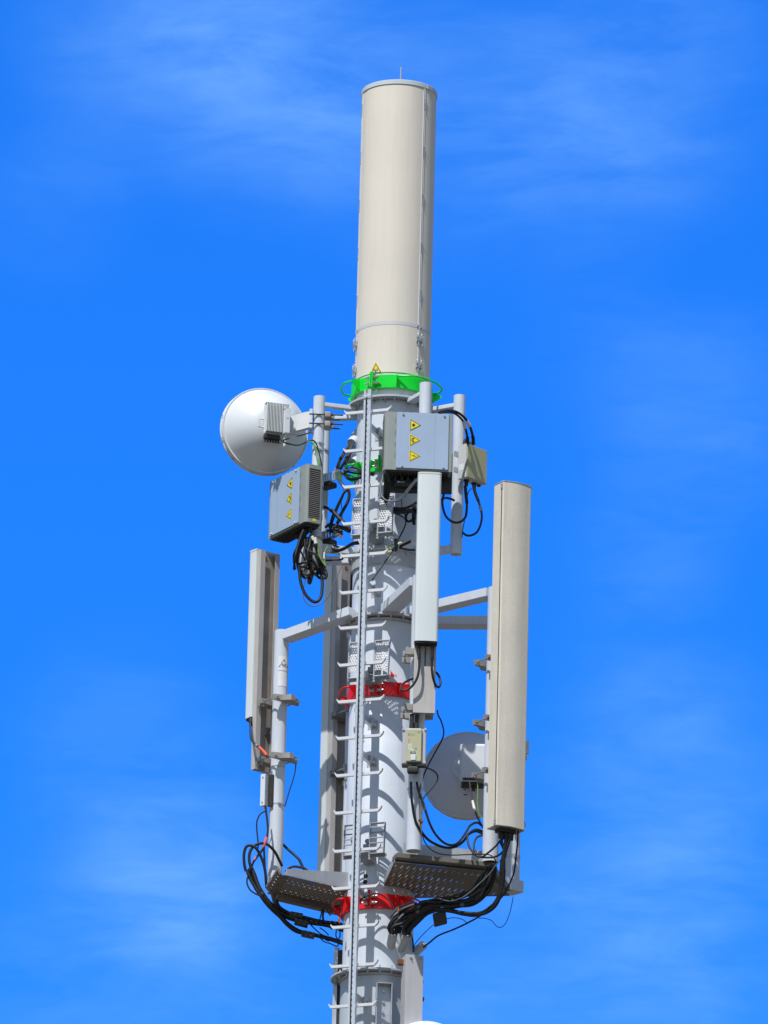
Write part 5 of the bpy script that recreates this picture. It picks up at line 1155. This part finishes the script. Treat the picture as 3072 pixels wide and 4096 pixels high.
t = thing('cable_clamp', 'small tan clip on the feeder cables under the right platform', 'cable clamp', PX(R6, 790, 1130, -.62)); a = PX(R6, 790, 1130, -.62); m = MB(); m.box(frame(a, 0), -.010, .010, -.01, .01, -.022, .022, .002); m.box(frame(a, 0), -.022, .02, -.008, .008, .018, .026, .001); new_obj('clip_body', m, LABEL, t)
# --- left lower side
cable('black jumper with a red sleeve under the left slim antenna', R2, [(135, 185), (132, 240), (135, 330), (142, 400), (180, 455), (220, 490), (265, 530), (300, 575), (320, 600)], [.28, .12, .10], .0085, BLACK, wrap=[(0, .9, BLACK), (4.2, 4.7, BOLT), (5.0, 7.0, PINK)])
cable('thin black wire bowing right from the lower clamp of the leftmost pole', R2, [(608, 665), (600, 740), (575, 840), (545, 930), (515, 1030), (490, 1110)], [.12, .10], .0045)
cable('thin black wire bowing left from the small white box to the cable loops', R2, [(290, 1155), (235, 1190), (203, 1260), (200, 1330), (208, 1420), (215, 1500), (210, 1560)], [.05, .06], .0055)
cable('black cable with a pink sleeve running down the leftmost pole', R2, [(290, 1100), (300, 1180), (312, 1280), (316, 1360), (305, 1430), (285, 1490), (275, 1530), (280, 1640), (285, 1740), (295, 1860), (300, 1930)], [.06, .05, .08], .0075, BLACK, wrap=[(4.0, 6.0, PINK)])
cable('thin black strand slanting from the pink sleeve into the left bundle', R2, [(275, 1530), (235, 1580), (190, 1640), (160, 1690), (135, 1750)], [.05, .05], .0042, BLACK, wrap=[(1.9, 2.5, PINK)])
cable('thin black strand slanting just beside it into the left bundle', R2, [(285, 1535), (245, 1590), (195, 1655), (165, 1700), (145, 1760)], .055, .0042)
cable('outermost thick black cable loop left of the leftmost pole', R2, [(85, 1780), (70, 1700), (68, 1600), (90, 1530), (135, 1512), (190, 1540), (235, 1610), (270, 1700), (290, 1800), (298, 1900), (305, 1960)], [.05, .03, .08], .0105)
cable('thick black cable arching across the front of the leftmost pole', R2, [(150, 1760), (125, 1690), (125, 1600), (160, 1530), (220, 1495), (290, 1495), (345, 1530), (395, 1590), (430, 1660), (465, 1730)], [.04, .04, .06, .12], .0105)
cable('thick black cable slanting from behind the leftmost pole to the platform', R2, [(470, 1500), (520, 1550), (590, 1610), (640, 1660), (680, 1740), (720, 1800), (760, 1850)], [.26, .22, .2], .0100)
cable('short black cable bow above the left platform', R2, [(500, 1790), (540, 1748), (590, 1732), (650, 1740), (700, 1755), (750, 1800), (780, 1850)], .2, .0095)
LB = 'thick black feeder cables sweeping from the leftmost pole to the mast'
lf = [[(150, 580), (200, 700), (240, 820), (290, 940), (350, 1030), (430, 1120), (520, 1200), (640, 1250), (800, 1300), (960, 1340), (1120, 1380), (1300, 1410), (1480, 1440)],
      [(120, 680), (170, 800), (230, 920), (300, 1020), (390, 1130), (480, 1220), (600, 1300), (740, 1360), (880, 1390), (1040, 1420), (1200, 1440), (1360, 1460), (1500, 1500)],
      [(140, 620), (190, 750), (250, 880), (320, 1000), (410, 1110), (510, 1230), (600, 1330), (690, 1420), (800, 1500), (920, 1550), (1060, 1580), (1240, 1620), (1480, 1690)],
      [(100, 650), (140, 760), (210, 880), (280, 990), (370, 1120), (470, 1230), (580, 1330), (680, 1440), (800, 1530), (940, 1570), (1100, 1600), (1300, 1650), (1500, 1720)],
      [(160, 600), (220, 740), (260, 860), (330, 980), (400, 1080), (500, 1190), (620, 1280), (760, 1340), (900, 1360), (1060, 1400), (1250, 1450), (1420, 1500), (1500, 1530)],
      [(460, 950), (480, 1040), (510, 1120), (530, 1180), (620, 1270), (780, 1330), (960, 1380), (1140, 1430), (1320, 1470), (1480, 1520)],
      [(510, 950), (525, 1050), (550, 1150), (620, 1220), (760, 1290), (920, 1330), (1080, 1370), (1260, 1400), (1460, 1420)]]
for k, pts in enumerate(lf):
    cable('thick black feeder cable in the bundle sweeping under the left platform', NE, pts, [.05 + .02 * (k % 3), .04, .06 + .02 * (k % 2), .08, .06], .0125 if k < 5 else .011, BLACK, LB, wrap=[(1.0, 3.2, BLACK)] if k in (0, 2) else None)
cable('thin black loose cable curving low left of the left bundle', NE, [(120, 720), (100, 800), (110, 870), (150, 940), (220, 990), (290, 1020)], .03, .006)
cable('short grey cable hanging down from the left platform end', NE, [(455, 900), (470, 1000), (490, 1090), (520, 1170)], [.0, .06], .013, GREYC)
for k, pts in enumerate([[(1195, 1190), (1200, 1260), (1195, 1320), (1205, 1390)], [(1180, 1220), (1170, 1290), (1155, 1360), (1175, 1400)], [(1260, 1220), (1275, 1260), (1300, 1300), (1320, 1270), (1310, 1230)],
                         [(1020, 1440), (1080, 1500), (1150, 1560), (1220, 1600)], [(1150, 1480), (1220, 1530), (1280, 1590)], [(1150, 1620), (1210, 1680), (1300, 1710), (1400, 1750), (1425, 1690)], [(1390, 1520), (1385, 1600), (1420, 1650), (1445, 1580), (1430, 1500)], [(1330, 1380), (1300, 1440), (1320, 1500), (1360, 1480)], [(1210, 1600), (1230, 1650), (1290, 1670), (1310, 1610)]]):
    cable('thin black tie or loose wire between the left platform and the bundle below it', NE, pts, .04, .0045 if k != 0 else .008, BLACK, 'loose thin wires around the left bundle')
for lab, x0, y0, x1, y1, dd in (('upper black block clamp on the left feeder bundle', 720, 1290, 905, 1325, .03), ('middle black block clamp on the left feeder bundle', 790, 1390, 980, 1440, .02), ('lower black block clamp on the left feeder bundle', 890, 1560, 1075, 1600, .03)):
    a = PX(NE, x0, y0, dd); b = PX(NE, x1, y1, dd); t = thing('cable_clamp', lab, 'cable clamp', a, 'block clamps on the left bundle'); d = (b - a).normalized()
    m = MB(); m.box(axes(a, d, Vector((0, 1, 0)), Vector((0, 1, 0)).cross(d)), 0, (b - a).length, -.03, .03, -.018, .020, .004); o = new_obj('clamp_block', m, DARKM, t)
cable('orange brown cable tag left of the ladder under the lower red collar', NE, [(1440, 1330), (1425, 1370), (1440, 1410)], -.20, .008, COPPER)
